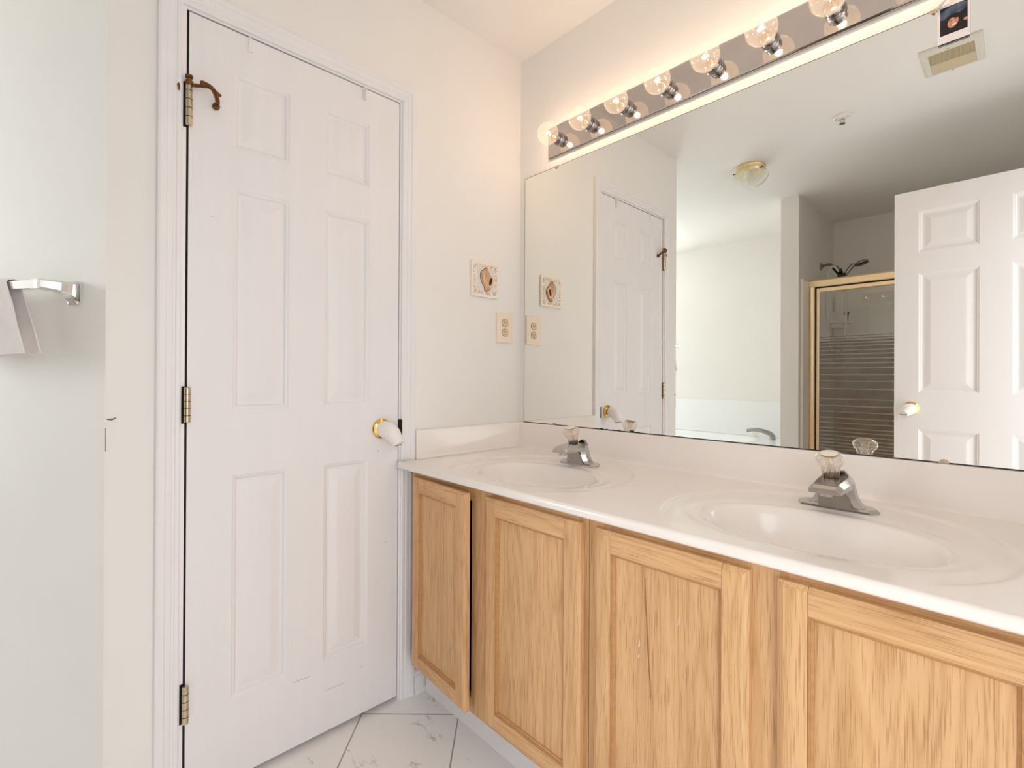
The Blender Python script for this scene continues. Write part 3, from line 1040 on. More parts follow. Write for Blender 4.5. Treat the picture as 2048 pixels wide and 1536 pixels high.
def make_faucet(cx, label):
    cy = -0.145
    f = thing('faucet', label, 'faucet', (cx, cy, FZ), 'chrome basin faucets with crystal knobs')
    # base plate: flat hexagonal ends
    foot = [(-0.080, 0), (-0.066, -0.026), (0.066, -0.026), (0.080, 0), (0.066, 0.026), (-0.066, 0.026)]
    r0 = [(cx + a, cy + b, FZ) for a, b in foot]
    r1 = [(cx + a * 0.985, cy + b * 0.97, FZ + 0.004) for a, b in foot]
    r2 = [(cx + a * 0.93, cy + b * 0.84, FZ + 0.0085) for a, b in foot]
    obj('base_plate', loft([r0, r1, r2]), M['chrome_dull'], f)
    # bell-shaped body, lofted upward
    rings = []
    for (z, hw, d0, d1) in ((0.006, 0.064, -0.020, 0.022), (0.011, 0.052, -0.0215, 0.022), (0.018, 0.0445, -0.023, 0.0215), (0.030, 0.0385, -0.0245, 0.020), (0.044, 0.0355, -0.0255, 0.018),
                            (0.056, 0.0335, -0.026, 0.015), (0.064, 0.031, -0.026, 0.011), (0.070, 0.024, -0.022, 0.005)):
        c = hw * 0.72
        rings.append([(cx - hw, cy + d0 * 0.5, FZ + z), (cx - c, cy + d0, FZ + z), (cx + c, cy + d0, FZ + z), (cx + hw, cy + d0 * 0.5, FZ + z),
                      (cx + hw, cy + d1 * 0.5, FZ + z), (cx + c, cy + d1, FZ + z), (cx - c, cy + d1, FZ + z), (cx - hw, cy + d1 * 0.5, FZ + z)])
    obj('body', loft(rings), M['chrome_dull'], f, smooth=True, angle=28)
    # arched front panel below the spout
    arch = [(-0.030, 0.003), (0.033, 0.003), (0.032, 0.018), (0.028, 0.032), (0.021, 0.043), (0.010, 0.049), (-0.030, 0.050)]
    obj('front_panel', prism([(cx + a, cy - 0.0285, FZ + b) for a, b in arch], (0, 0.006, 0)), M['steel'], f)
    # broad flat spout with chamfered top edges
    rings = []
    for (y, hw, zb, zt) in ((0.012, 0.026, 0.050, 0.074), (-0.012, 0.0345, 0.048, 0.073), (-0.040, 0.0345, 0.050, 0.071), (-0.075, 0.0325, 0.049, 0.068), (-0.098, 0.0305, 0.047, 0.064), (-0.105, 0.0290, 0.047, 0.058)):
        rings.append([(cx - hw, cy + y, FZ + zb), (cx + hw, cy + y, FZ + zb), (cx + hw, cy + y, FZ + zb + (zt - zb) * 0.5),
                      (cx + hw * 0.72, cy + y, FZ + zt), (cx - hw * 0.72, cy + y, FZ + zt), (cx - hw, cy + y, FZ + zb + (zt - zb) * 0.5)])
    sp = obj('spout', loft(rings), M['chrome_dull'], f, smooth=True, angle=25)
    obj('aerator', lathe((cx, cy - 0.088, FZ + 0.046), (0, 0, -1), [(0, 0.012), (0.006, 0.012), (0.007, 0.009)], 20), M['chrome_dull'], sp, smooth=True)
    # gabled block behind the knob
    obj('ridge', prism([(cx + a, cy + 0.001, FZ + b) for a, b in ((-0.018, 0.064), (0.030, 0.064), (0.014, 0.084), (0.006, 0.084))], (0, 0.011, 0)), M['chrome_dull'], f)
    # crystal knob leaning forward
    ax = Vector((0, -0.30, 1)).normalized()
    o = Vector((cx - 0.006, cy - 0.022, FZ + 0.066))
    ax2 = ax
    kb = tag(obj('knob', lathe(o, ax2, [(0.007, 0.0150), (0.014, 0.0162), (0.026, 0.0172), (0.033, 0.0195), (0.039, 0.0240), (0.044, 0.0275), (0.050, 0.0285), (0.056, 0.0270), (0.061, 0.0230), (0.0635, 0.019), (0.064, 0.010)], 48,
                               ripple=lambda k, t: 1.0 + (0.06 * math.cos(math.pi * k) if t < 0.040 else 0.012 * math.cos(math.pi * k))), M['acrylic'], f, smooth=True, angle=18), 'clear fluted crystal knob')
    obj('knob_cap', lathe(o + ax2 * 0.0625, ax2, [(0, 0.0175), (0.0014, 0.0175), (0.0022, 0.0150)], 32), M['pearl'], kb, smooth=True)
    obj('cap_ring', lathe(o + ax2 * 0.0605, ax2, [(0, 0.0180), (0.0022, 0.0186)], 32), M['rust_clear'], kb, smooth=True)
    bm = lathe(o, ax2, [(0.004, 0.0150), (0.008, 0.0152), (0.010, 0.0140), (0.011, 0.0135)], 24)
    for k in range(18):
        a_, u_, v_ = frame_from(ax2)
        th = 2 * math.pi * k / 18
        h = 0.013 + 0.008 * ((k * 7) % 5) / 5
        q = (u_ * math.cos(th) + v_ * math.sin(th)) * 0.0142
        add_tube(bm, [o + a_ * 0.006 + q, o + a_ * h + q * 1.06], lambda t: 0.0016 - 0.0012 * t, 5)
    tag(obj('rust_collar', bm, M['rust'], kb), 'rust-brown collar under the knob')
    obj('stem', lathe(o, ax2, [(0.008, 0.0075), (0.030, 0.0070), (0.050, 0.0085), (0.0615, 0.016)], 20), M['acrylic'], kb, smooth=True)
    return f


fB = make_faucet(1.185, 'chrome faucet with a rust-stained crystal knob at the right basin')
dup(fB, (0.440, -0.145, FZ), 'chrome faucet with a crystal knob at the left basin, near the corner')

# ------------------------------------------------------------------ mirror
mr = thing('wall_mirror', 'wide frameless wall mirror above the vanity backsplash', 'mirror', (0.9, 0.0, 0.922))
MX0, MX1, MZ0, MZ1 = 0.0339, 1.772, 0.9225, 1.9388
obj('glass', box(MX0, MX1, -0.0056, -0.0006, MZ0, MZ1), M['mirror'], mr)
bm = bmesh.new()
add_box(bm, MX0 - 0.0012, MX0 - 0.0002, -0.0058, -0.0006, MZ0, MZ1)
add_box(bm, MX0 - 0.0012, MX1, -0.0058, -0.0006, MZ1 + 0.0002, MZ1 + 0.0014)
add_box(bm, MX0, MX1, -0.0062, -0.0006, MZ0 - 0.0012, MZ0 - 0.0002)
add_box(bm, MX0, MX1, -0.0060, -0.0057, MZ0, MZ0 + 0.0014)
tag(obj('glass_edge', bm, M['tarnish'], mr), 'dark cut edge of the mirror')
# blackened spots creeping up from the lower edge
bm = bmesh.new()
for (x, w, h) in ((0.430, 0.010, 0.004), (0.452, 0.005, 0.0035), (0.480, 0.006, 0.003), (0.505, 0.007, 0.003), (0.53, 0.004, 0.002), (0.556, 0.011, 0.0075), (0.578, 0.013, 0.003), (0.40, 0.02, 0.0015)):
    add_prism(bm, [(x + w * math.cos(math.pi * k / 8), -0.0060, MZ0 + h * math.sin(math.pi * k / 8)) for k in range(9)], (0, 0.0003, 0))
tag(obj('tarnish_spots', bm, M['tarnish'], mr), 'blackened silvering along the lower edge')


def mirror_clip(x, z, up, mat):
    bm = bmesh.new()
    n = 10
    s = 1 if up else -1
    pts = [(x + 0.0095 * math.cos(math.pi * k / n), -0.0092, z + s * 0.0088 * math.sin(math.pi * k / n)) for k in range(n + 1)]
    add_prism(bm, pts, (0, 0.0030, 0))
    return obj('clip', bm, mat, mr)


mirror_clip(0.201, MZ0 - 0.001, True, M['antique'])
mirror_clip(1.356, MZ0 - 0.001, True, M['antique'])
mirror_clip(0.206, MZ1 + 0.0015, False, M['antique'])
cl = mirror_clip(1.338, MZ1 + 0.0015, False, M['antique'])
bm = bmesh.new()
add_tube(bm, [(1.341, -0.014, MZ1 - 0.002), (1.349, -0.0155, MZ1 + 0.003), (1.357, -0.014, MZ1 + 0.010)], lambda t: 0.0062 - 0.0035 * t, 12)
tag(obj('clip', bm, M['white_plastic'], mr, smooth=True), 'white plastic clip holding the photo print')

# instant photo print clipped in front of the mirror
ph = thing('photo_print', 'white-bordered instant photo of a smiling person, clipped to the top of the mirror', 'photo', (1.370, -0.0085, 1.896))
obj('print_sheet', box(1.3435, 1.3975, -0.0085, -0.0078, 1.853, 1.939), M['print_white'], ph)
yp = -0.0086
# picture drawn as flat shapes
pic = obj('picture', prism([(1.348, yp, 1.8725), (1.393, yp, 1.8725), (1.393, yp, 1.934), (1.348, yp, 1.934)], (0, 0.0001, 0)), M['print_dark'], ph)


def blob(name, cx, cz, rx, rz, rot, mat, dy, n=28, clip=True):
    pts = []
    for k in range(n):
        a = 2 * math.pi * k / n
        px, pz = rx * math.cos(a), rz * math.sin(a)
        x = cx + px * math.cos(rot) - pz * math.sin(rot)
        z = cz + px * math.sin(rot) + pz * math.cos(rot)
        if clip:
            x = min(1.3929, max(1.3481, x))
            z = min(1.9339, max(1.8726, z))
        pts.append((x, yp - dy, z))
    return obj(name, prism(pts, (0, 0.00004, 0)), mat, pic)


blob('backdrop_haze', 1.368, 1.920, 0.026, 0.012, 0.25, M['print_blue'], 0.00010)
blob('hair', 1.3690, 1.893, 0.0190, 0.0215, -0.3, M['print_dark'], 0.00020)
blob('face', 1.3695, 1.8955, 0.0088, 0.0118, -0.35, M['print_skin'], 0.00030)
blob('hair_fringe', 1.3735, 1.9065, 0.0075, 0.0030, -0.45, M['print_dark'], 0.00040)
blob('eye', 1.3668, 1.8995, 0.0019, 0.0007, 0.35, M['print_dark'], 0.00040)
blob('eye', 1.3735, 1.9015, 0.0019, 0.0007, 0.35, M['print_dark'], 0.00040)
blob('nose', 1.3700, 1.8965, 0.0011, 0.0022, -0.35, M['shell_lip'], 0.00040)
blob('smile', 1.3710, 1.8905, 0.0041, 0.0017, 0.35, M['print_teeth'], 0.00040)
blob('hand', 1.3905, 1.893, 0.0040, 0.0032, 0, M['print_skin'], 0.00030)
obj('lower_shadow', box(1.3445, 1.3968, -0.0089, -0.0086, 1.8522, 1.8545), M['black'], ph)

# ------------------------------------------------------------------ light bar
LBX0, LBX1 = 0.170, 1.360
lb = thing('vanity_light', 'polished chrome light bar with clear globe bulbs above the mirror', 'light', (0.81, -0.02, 2.01))
bm = prism([(LBX0, y, z) for y, z in ((-0.0006, 1.979), (-0.0075, 1.979), (-0.0110, 1.9805), (-0.0130, 1.984), (-0.0130, 2.094), (-0.0110, 2.0975), (-0.0075, 2.099), (-0.0006, 2.099))], (LBX1 - LBX0, 0, 0))
obj('backplate', bm, M['plate'], lb)
BX = [0.2275 + 0.1535 * i for i in range(8)]
BZ = 2.038


def make_socket(x):
    s = obj('lamp_holder', lathe((x, -0.013, BZ), (0, -1, 0), [(0, 0.0255), (0.003, 0.0255), (0.004, 0.0235), (0.014, 0.0228), (0.0145, 0.0212), (0.016, 0.0212), (0.0165, 0.0222), (0.028, 0.0222), (0.030, 0.0185), (0.0315, 0.0165)], 40), M['socket_chrome'], lb, origin=(x, -0.013, BZ), smooth=True, angle=30)
    obj('seam_ring', lathe((x, -0.0272, BZ), (0, -1, 0), [(0, 0.0223), (0.0016, 0.0223)], 40), M['dark'], s, smooth=True)
    R = 0.0405
    prof = [(0.0, 0.0135), (0.004, 0.0150)]
    off = 0.0375
    for k in range(1, 24):
        a = math.pi * (1 - k / 24)
        t, r = off + R * math.cos(a), R * math.sin(a)
        if t > 0.006:
            prof.append((t, r))
    prof.append((off + R, 0.0006))
    b = obj('bulb', lathe((x, -0.0405, BZ), (0, -1, 0), prof, 40), M['bulb_glass'], lb, origin=(x, -0.0405, BZ), smooth=True, angle=80)
    # glass stem and coiled filament
    bm = lathe((x, -0.043, BZ), (0, -1, 0), [(0, 0.010), (0.006, 0.006), (0.014, 0.003), (0.018, 0.0022)], 16)
    for sg in (-1, 1):
        add_tube(bm, [(x + sg * 0.002, -0.056, BZ), (x + sg * 0.008, -0.070, BZ), (x + sg * 0.0095, -0.078, BZ)], 0.0007, 6)
    obj('bulb_stem', bm, M['antique'], b, smooth=True)
    bm = bmesh.new()
    pts = [(x - 0.0095 + 0.019 * k / 40, -0.078 + 0.0016 * math.cos(k * 1.3) - 0.003 * math.sin(math.pi * k / 40), BZ + 0.0016 * math.sin(k * 1.3)) for k in range(41)]
    add_tube(bm, pts, 0.0009, 5)
    obj('filament', bm, M['filament'], b)
    return s, b


s0, b0 = make_socket(BX[0])
for i in range(1, 8):
    off = (BX[i] - BX[0], 0, 0)
    dup_part(s0, lb, off)
    dup_part(b0, lb, off)
for i in range(8):
    d = bpy.data.lights.new('bulb_glow', 'POINT')
    d.energy = BULB_WATTS
    d.color = (1.0, 0.66, 0.42)
    d.shadow_soft_size = 0.008
    o = bpy.data.objects.new('bulb_glow', d)
    COL.objects.link(o)
    o.location = (BX[i], -0.0795, BZ)
    o.parent = lb
    o.location = Vector((BX[i], -0.0795, BZ)) - ORIGIN[lb.name]

# ------------------------------------------------------------------ plaque and outlet on the left wall
py, pz = -0.2015, 1.494
pq = thing('shell_plaque', 'small square wall plaque with a painted conch shell', 'plaque', (0.0, py, pz))
obj('tile_plate', box(0.0008, 0.0095, py - 0.0685, py + 0.0685, pz - 0.0695, pz + 0.0695, 0.0018), M['plaque'], pq)
bm = bmesh.new()
rr = random.Random(3)
for k in range(210):
    s = rr.random() * 4
    side, t = int(s), (s % 1) * 2 - 1
    e = 0.0535 + rr.uniform(-0.0065, 0.0065)
    u, v = ((t * 0.058, e), (t * 0.058, -e), (e, t * 0.058), (-e, t * 0.058))[side]
    r = rr.uniform(0.0012, 0.0026)
    add_lathe(bm, (0.0094, py + u, pz + v), (1, 0, 0), [(0, r), (0.0009, r * 0.8), (0.0013, r * 0.3)], 7)
tag(obj('border', bm, M['plaque_dots'], pq), 'speckled sandy border')
obj('field', box(0.0096, 0.0100, py - 0.0440, py + 0.0440, pz - 0.0455, pz + 0.0455), M['plaque_blue'], pq)
rows = [(0.0470, 0.000, 0.002), (0.0400, -0.006, 0.008), (0.0330, -0.018, 0.014), (0.0280, -0.023, 0.018), (0.0180, -0.0255, 0.026), (0.008, -0.0255, 0.032), (-0.002, -0.0235, 0.036), (-0.012, -0.0185, 0.036),
        (-0.022, -0.0120, 0.032), (-0.030, -0.0055, 0.027), (-0.038, -0.0045, 0.021), (-0.0440, -0.0020, 0.014), (-0.0470, 0.002, 0.006)]


def shell_surface(grow, lift, thick):
    rings = []
    for (z, a, b) in rows:
        a2, b2 = a - grow, b + grow
        ring = []
        n = 22
        for k in range(n + 1):
            t = k / n
            y = a2 + (b2 - a2) * t
            h = lift + thick * math.sqrt(max(0, 1 - (2 * t - 1) ** 2)) * (1 + (0.16 * math.cos(t * 44) if thick > 0 else 0))
            ring.append((0.0101 + h, py + y, pz + z * (1 + grow * 4)))
        rings.append(ring)
    return loft(rings, cap=False, closed=False)


obj('shell_outline', shell_surface(0.0024, 0.0002, 0.0), M['ink'], pq)
sh = tag(obj('shell', shell_surface(0.0, 0.0005, 0.0075), M['shell'], pq, smooth=True, angle=60), 'ribbed tan conch shell')


def ell(cy, cz, ry, rz, rot, x, th=0.0008, n=26):
    pts = []
    for k in range(n):
        a = 2 * math.pi * k / n
        u, v = ry * math.cos(a), rz * math.sin(a)
        pts.append((x, py + cy + u * math.cos(rot) - v * math.sin(rot), pz + cz + u * math.sin(rot) + v * math.cos(rot)))
    return prism(pts, (th, 0, 0))


obj('shell_lip', ell(0.0215, -0.010, 0.0125, 0.0250, -0.30, 0.0135, 0.0052), M['shell_lip'], sh)
obj('shell_mouth', ell(0.0200, -0.007, 0.0068, 0.0165, -0.30, 0.0188, 0.0004), M['shell_dark'], sh)

oy, oz = -0.0905, 1.3115
ol = thing('wall_outlet', 'almond duplex wall outlet left of the mirror', 'outlet', (0.0, oy, oz))
obj('cover_plate', box(0.0008, 0.0062, oy - 0.0445, oy + 0.0445, oz - 0.0625, oz + 0.0625, 0.0022), M['almond'], ol)
for s in (1, -1):
    cz = oz + s * 0.0195
    pts = []
    for k in range(28):
        a = 2 * math.pi * k / 28
        pts.append((0.0060, oy + 0.0165 * math.cos(a), cz + max(-0.0135, min(0.0135, 0.0165 * math.sin(a)))))
    rc = obj('receptacle', prism(pts, (0.0016, 0, 0)), M['socket'], ol)
    bm = bmesh.new()
    add_box(bm, 0.0075, 0.0078, oy - 0.0072, oy - 0.0052, cz - 0.001, cz + 0.0075)
    add_box(bm, 0.0075, 0.0078, oy + 0.0052, oy + 0.0072, cz - 0.001, cz + 0.0065)
    add_lathe(bm, (0.0075, oy, cz - 0.0068), (1, 0, 0), [(0, 0.0025), (0.0003, 0.0025)], 12)
    obj('slots', bm, M['slot'], rc)
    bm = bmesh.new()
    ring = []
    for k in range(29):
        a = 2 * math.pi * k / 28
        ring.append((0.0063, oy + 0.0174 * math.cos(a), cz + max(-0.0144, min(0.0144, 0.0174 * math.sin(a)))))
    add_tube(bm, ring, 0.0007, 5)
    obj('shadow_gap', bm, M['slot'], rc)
obj('screw', lathe((0.0060, oy, oz), (1, 0, 0), [(0, 0.003), (0.001, 0.0028), (0.0013, 0.0015)], 14), M['socket'], ol)

# ------------------------------------------------------------------ towel bar and towel on the angled wall
def aw(s, n, z):
    """point on the angled wall: s along it from the corner, n out from it"""
    q = c0 + AD * s + AN * n
    return Vector((q.x, q.y, z))


TBZ = 1.309
tb = thing('towel_bar', 'square chrome towel bar on the angled wall by the door', 'towel bar', aw(0.09, 0, TBZ))


def bar_post(s):
    def rect(n, hw, hz, zc):
        pts = []
        for (a, b) in ((-1, -0.7), (-0.7, -1), (0.7, -1), (1, -0.7), (1, 0.7), (0.7, 1), (-0.7, 1), (-1, 0.7)):
            pts.append(aw(s + a * hw, n, zc + b * hz))
        return pts
    rings = [rect(0.0008, 0.0225, 0.0275, TBZ - 0.006), rect(0.006, 0.0225, 0.0275, TBZ - 0.006), rect(0.009, 0.0195, 0.0235, TBZ - 0.004), rect(0.016, 0.0155, 0.0185, TBZ - 0.001),
             rect(0.026, 0.0120, 0.0140, TBZ + 0.003), rect(0.045, 0.0105, 0.0118, TBZ + 0.004), rect(0.078, 0.0095, 0.0108, TBZ + 0.004), rect(0.0785, 0.0085, 0.0098, TBZ + 0.004)]
    return obj('post', loft(rings), M['chrome'], tb, smooth=True, angle=28)


bar_post(0.095)
bar_post(0.095 + 0.56)
bm = bmesh.new()
poly = [(-0.0095, -0.0090), (0.0095, -0.0090), (0.0095, 0.0090), (-0.0095, 0.0090)]
add_prism(bm, [aw(0.095, 0.067 + a, TBZ + 0.004 + b) for a, b in poly], AD * 0.56)
obj('bar', bm, M['chrome'], tb)
for s in (0.1005, 0.632):
    obj('collar', prism([aw(s, 0.067 + a * 1.15, TBZ + 0.004 + b * 1.15) for a, b in poly], AD * 0.014), M['chrome'], tb)
# towel folded over the bar, flaring towards its hem
cs, NU = 0.300, 24
prof = [(0.050, TBZ - 0.156), (0.0505, TBZ - 0.09), (0.0515, TBZ - 0.04), (0.0520, TBZ - 0.005), (0.0515, TBZ + 0.012), (0.057, TBZ + 0.0195), (0.067, TBZ + 0.0215), (0.077, TBZ + 0.0195), (0.0825, TBZ + 0.012),
        (0.0840, TBZ - 0.005), (0.086, TBZ - 0.04), (0.092, TBZ - 0.09), (0.096, TBZ - 0.158)]
rings = []
for u in range(NU + 1):
    t = 2 * u / NU - 1
    out, inn = [], []
    for k, (n, z) in enumerate(prof):
        drop = max(0.0, (TBZ + 0.01 - z) / 0.168)
        hw = 0.112 + 0.062 * drop ** 0.9
        nn = n + 0.003 * math.sin(9 * t) * drop + (-0.012 * abs(t) ** 3 * drop if n > 0.067 else 0.0)
        k0, k1 = max(k - 1, 0), min(k + 1, len(prof) - 1)
        d = Vector((prof[k1][0] - prof[k0][0], prof[k1][1] - prof[k0][1])).normalized()
        th = 0.0032
        out.append(aw(cs + t * hw, nn, z + 0.006 * t * t * drop))
        inn.append(aw(cs + t * hw, nn + d.y * th, z - d.x * th + 0.006 * t * t * drop))
    rings.append(out + inn[::-1])
tag(obj('hand_towel', loft(rings), M['towel'], origin=aw(cs, 0.067, TBZ), smooth=True, angle=60), 'pale grey hand towel flaring below the chrome towel bar', 'towel')

# ------------------------------------------------------------------ ceiling fixtures seen in the mirror
LX, LY = 0.283, -1.768
cl_ = thing('ceiling_light', 'round ceiling light with a brass pan and ribbed clear glass', 'light', (LX, LY, CEIL))
obj('pan', lathe((LX, LY, CEIL - 0.0006), (0, 0, -1), [(0, 0.083), (0.008, 0.086), (0.012, 0.083), (0.026, 0.083), (0.030, 0.087), (0.036, 0.084), (0.047, 0.080)], 48), M['pale_brass'], cl_, smooth=True, angle=40)
rib = lambda k, t: 1.0 + (0.035 * math.cos(math.pi * k) if 0.004 < t < 0.085 else 0)
obj('glass_shade', lathe((LX, LY, CEIL - 0.046), (0, 0, -1), [(0, 0.074), (0.004, 0.090), (0.010, 0.100), (0.020, 0.101), (0.035, 0.096), (0.052, 0.084), (0.068, 0.066), (0.080, 0.046), (0.088, 0.028), (0.091, 0.006)], 96, ripple=rib), M['lampglass'], cl_, smooth=True, angle=20)
obj('lamp', lathe((LX, LY, CEIL - 0.047), (0, 0, -1), [(0, 0.012), (0.010, 0.012), (0.018, 0.022), (0.036, 0.026), (0.050, 0.018), (0.055, 0.004)], 24), M['white_plastic'], cl_, smooth=True)
for k in range(3):
    a = 0.5 + k * 2.1
    q = Vector((LX + 0.084 * math.cos(a), LY + 0.084 * math.sin(a), CEIL - 0.040))
    obj('thumb_screw', lathe(q, (math.cos(a), math.sin(a), 0), [(0, 0.003), (0.012, 0.003), (0.013, 0.005), (0.017, 0.005)], 10), M['rusty'], cl_)

SX, SY = 0.838, -1.481
sk = thing('fire_sprinkler', 'white recessed ceiling sprinkler reflected in the mirror', 'sprinkler', (SX, SY, CEIL))
obj('escutcheon', lathe((SX, SY, CEIL - 0.0006), (0, 0, -1), [(0, 0.040), (0.009, 0.040), (0.013, 0.035), (0.010, 0.026), (0.015, 0.018)], 36), M['white_plastic'], sk, smooth=True)
bm = lathe((SX, SY, CEIL - 0.008), (0, 0, -1), [(0, 0.009), (0.006, 0.009), (0.008, 0.005), (0.014, 0.004)], 16)
for sg in (-1, 1):
    add_tube(bm, [(SX + sg * 0.008, SY, CEIL - 0.014), (SX + sg * 0.010, SY, CEIL - 0.026), (SX, SY, CEIL - 0.040)], 0.0018, 8)
add_lathe(bm, (SX, SY, CEIL - 0.040), (0, 0, -1), [(0, 0.014), (0.0015, 0.014)], 16)
obj('sprinkler_head', bm, M['chrome_dull'], sk)

VX0, VX1, VY0, VY1 = 1.176, 1.366, -1.374, -1.141
vt = thing('exhaust_fan', 'square off-white exhaust fan grille with a yellowed lens', 'vent', ((VX0 + VX1) / 2, (VY0 + VY1) / 2, CEIL))
bm = bmesh.new()
zt, zl = CEIL - 0.0006, CEIL - 0.012
r0 = [(VX0, VY0, zt), (VX1, VY0, zt), (VX1, VY1, zt), (VX0, VY1, zt)]
ins = lambda d, z: [(VX0 + d, VY0 + d, z), (VX1 - d, VY0 + d, z), (VX1 - d, VY1 - d, z), (VX0 + d, VY1 - d, z)]
inner = lambda z: [(1.201, -1.352, z), (1.341, -1.352, z), (1.341, -1.180, z), (1.201, -1.180, z)]
R = [r0, ins(0.001, zl + 0.006), ins(0.010, zl), inner(zl), inner(zl + 0.006)]
obj('frame', loft(R, cap=False), M['vent_white'], vt)
bm = bmesh.new()
for k in range(10):
    y = -1.183 - 0.0082 * k
    add_box(bm, 1.2015, 1.3405, y - 0.0045, y, zl + 0.0005, zl + 0.003)
obj('louvres', bm, M['grille'], vt)
obj('grille_back', box(1.2012, 1.3408, -1.266, -1.1802, zl + 0.0045, zl + 0.007), M['slot'], vt)
obj('lens', box(1.2012, 1.3408, -1.3515, -1.267, zl + 0.0002, zl + 0.005, 0.0015), M['grille'], vt)
for y in (-1.168, -1.362):
    obj('screw', lathe((1.265, y, zl), (0, 0, -1), [(0, 0.003), (0.001, 0.0025)], 12), M['scuff'], vt)

# ------------------------------------------------------------------ bathtub behind the camera (in the mirror)
TX0, TX1, TY0, TY1 = XT + 0.004, PX1 - 0.003, YF + 0.003, -2.68
TZ = 0.565
bm = bmesh.new()
NXT, NYT = 100, 40
g = []
cxt, cyt = (TX0 + TX1) / 2, (TY0 + TY1) / 2
for i in range(NXT + 1):
    row = []
    for j in range(NYT + 1):
        x = TX0 + (TX1 - TX0) * i / NXT
        y = TY0 + (TY1 - TY0) * j / NYT
        r = (abs((x - cxt) / 0.78) ** 3.2 + abs((y - cyt) / 0.285) ** 3.2) ** (1 / 3.2)
        s = sstep(0.0, 0.45, 1 - r)
        row.append(bm.verts.new((x, y, TZ - 0.36 * s)))
    g.append(row)
for i in range(NXT):
    for j in range(NYT):
        bm.faces.new((g[i][j], g[i + 1][j], g[i + 1][j + 1], g[i][j + 1]))
tb_ = thing('bathtub', 'white bathtub set against the far wall, seen in the mirror', 'bathtub', (cxt, cyt, 0.0))
obj('basin', bm, M['tub'], tb_, smooth=True, angle=60)
obj('apron', box(TX0, TX1, TY1 - 0.012, TY1, 0.0, TZ - 0.001), M['tub'], tb_)
obj('surround_panel', prism([(TX0, y, z) for y, z in ((TY0 - 0.001, TZ), (TY0 + 0.030, TZ + 0.001), (TY0 + 0.014, TZ + 0.016), (TY0 + 0.010, TZ + 0.03), (TY0 + 0.010, 0.887), (TY0 + 0.007, 0.893), (TY0 - 0.001, 0.893))], (TX1 - TX0, 0, 0)), M['tub'], tb_, smooth=True, angle=50)
tf = thing('tub_faucet', 'arched chrome tub spout with a clear knob, at the tub end', 'faucet', (-0.06, -3.2, TZ))
sp_pts = smooth_path([(-0.058, -3.20, TZ + 0.003), (-0.058, -3.20, TZ + 0.032), (-0.082, -3.20, TZ + 0.055), (-0.145, -3.20, TZ + 0.074), (-0.215, -3.20, TZ + 0.078), (-0.275, -3.20, TZ + 0.066)], 6)
obj('spout', tube(sp_pts, lambda t: 0.025 - 0.010 * t, 20), M['steel'], tf, smooth=True)
kb = obj('handle', lathe((-0.235, -3.31, TZ + 0.001), (0, 0, 1), [(0, 0.022), (0.012, 0.020), (0.020, 0.028), (0.040, 0.032), (0.052, 0.026), (0.056, 0.010)], 24), M['acrylic'], tf, smooth=True)
tag(kb, 'clear crystal knob')

# ------------------------------------------------------------------ shower (in the mirror)
SHY = -2.70
ss = thing('shower_stall', 'white moulded shower stall behind the gold-framed door', 'shower', (1.07, -3.07, 0.0))
lt_, zt = 0.020, 1.838
obj('side_panel', box(PX2 + 0.0008, PX2 + lt_, YF + 0.001, PY - 0.035, 0.0, zt, 0.003), M['fiberglass'], ss)
obj('back_panel', box(PX2 + lt_, XR - 0.001, YF + 0.0008, YF + lt_, 0.0, zt, 0.003), M['fiberglass'], ss)
obj('side_panel', box(XR - lt_, XR - 0.0008, YF + lt_, PY - 0.035, 0.0, zt, 0.003), M['fiberglass'], ss)
obj('shower_pan', box(PX2 + lt_, XR - lt_, YF + lt_, SHY - 0.05, 0.0, 0.06), M['fiberglass'], ss)
obj('curb', box(PX2 + lt_, XR - lt_, SHY - 0.05, SHY + 0.07, 0.0, 0.11, 0.008), M['fiberglass'], ss)
# corner shelf moulded into the stall
cx_, cy_ = PX2 + lt_, YF + lt_
pts = [(cx_, cy_, 1.575)] + [(cx_ + 0.12 * math.sin(a), cy_ + 0.20 * math.cos(a), 1.575) for a in [math.pi / 2 * k / 10 for k in range(11)]]
bm = prism(pts, (0, 0, 0.012))
add_prism(bm, [(cx_, cy_, 1.535)] + [(cx_ + 0.075 * math.sin(a), cy_ + 0.13 * math.cos(a), 1.535) for a in [math.pi / 2 * k / 10 for k in range(11)]], (0, 0, 0.040))
obj('corner_shelf', bm, M['fiberglass'], ss, smooth=True, angle=40)
obj('shelf_foot', lathe((cx_ + 0.012, cy_ + 0.10, 1.47), (0, 0, 1), [(0, 0.011), (0.03, 0.015), (0.066, 0.018)], 16), M['grille'], ss, smooth=True)

sd = thing('shower_door', 'gold-framed glass shower door with etched horizontal stripes', 'shower door', (0.9, SHY, 0.11))
HX0, HX1 = PX2 + lt_ + 0.001, XR - lt_ - 0.001
H1 = 1.845
obj('header', prism([(HX0, SHY + y, z) for y, z in ((-0.022, 1.788), (0.020, 1.788), (0.024, 1.796), (0.024, 1.832), (0.016, 1.843), (-0.010, H1), (-0.022, 1.838))], (HX1 - HX0, 0, 0)), M['gold'], sd, smooth=True, angle=25)
for (a, b) in ((HX0, HX0 + 0.036), (HX1 - 0.036, HX1)):
    obj('jamb', prism([(x, SHY + y, 0.135) for x, y in ((a, -0.022), (b, -0.022), (b, 0.016), (b - 0.010, 0.022), (a + 0.012, 0.024), (a, 0.018))], (0, 0, 1.788 - 0.135)), M['gold'], sd, smooth=True, angle=25)
obj('sill_track', box(HX0, HX1, SHY - 0.022, SHY + 0.024, 0.1105, 0.135, 0.004), M['gold'], sd)
GX0, GX1 = HX0 + 0.046, 1.09
GZ0, GZ1 = 0.150, 1.778
FW_ = 0.019
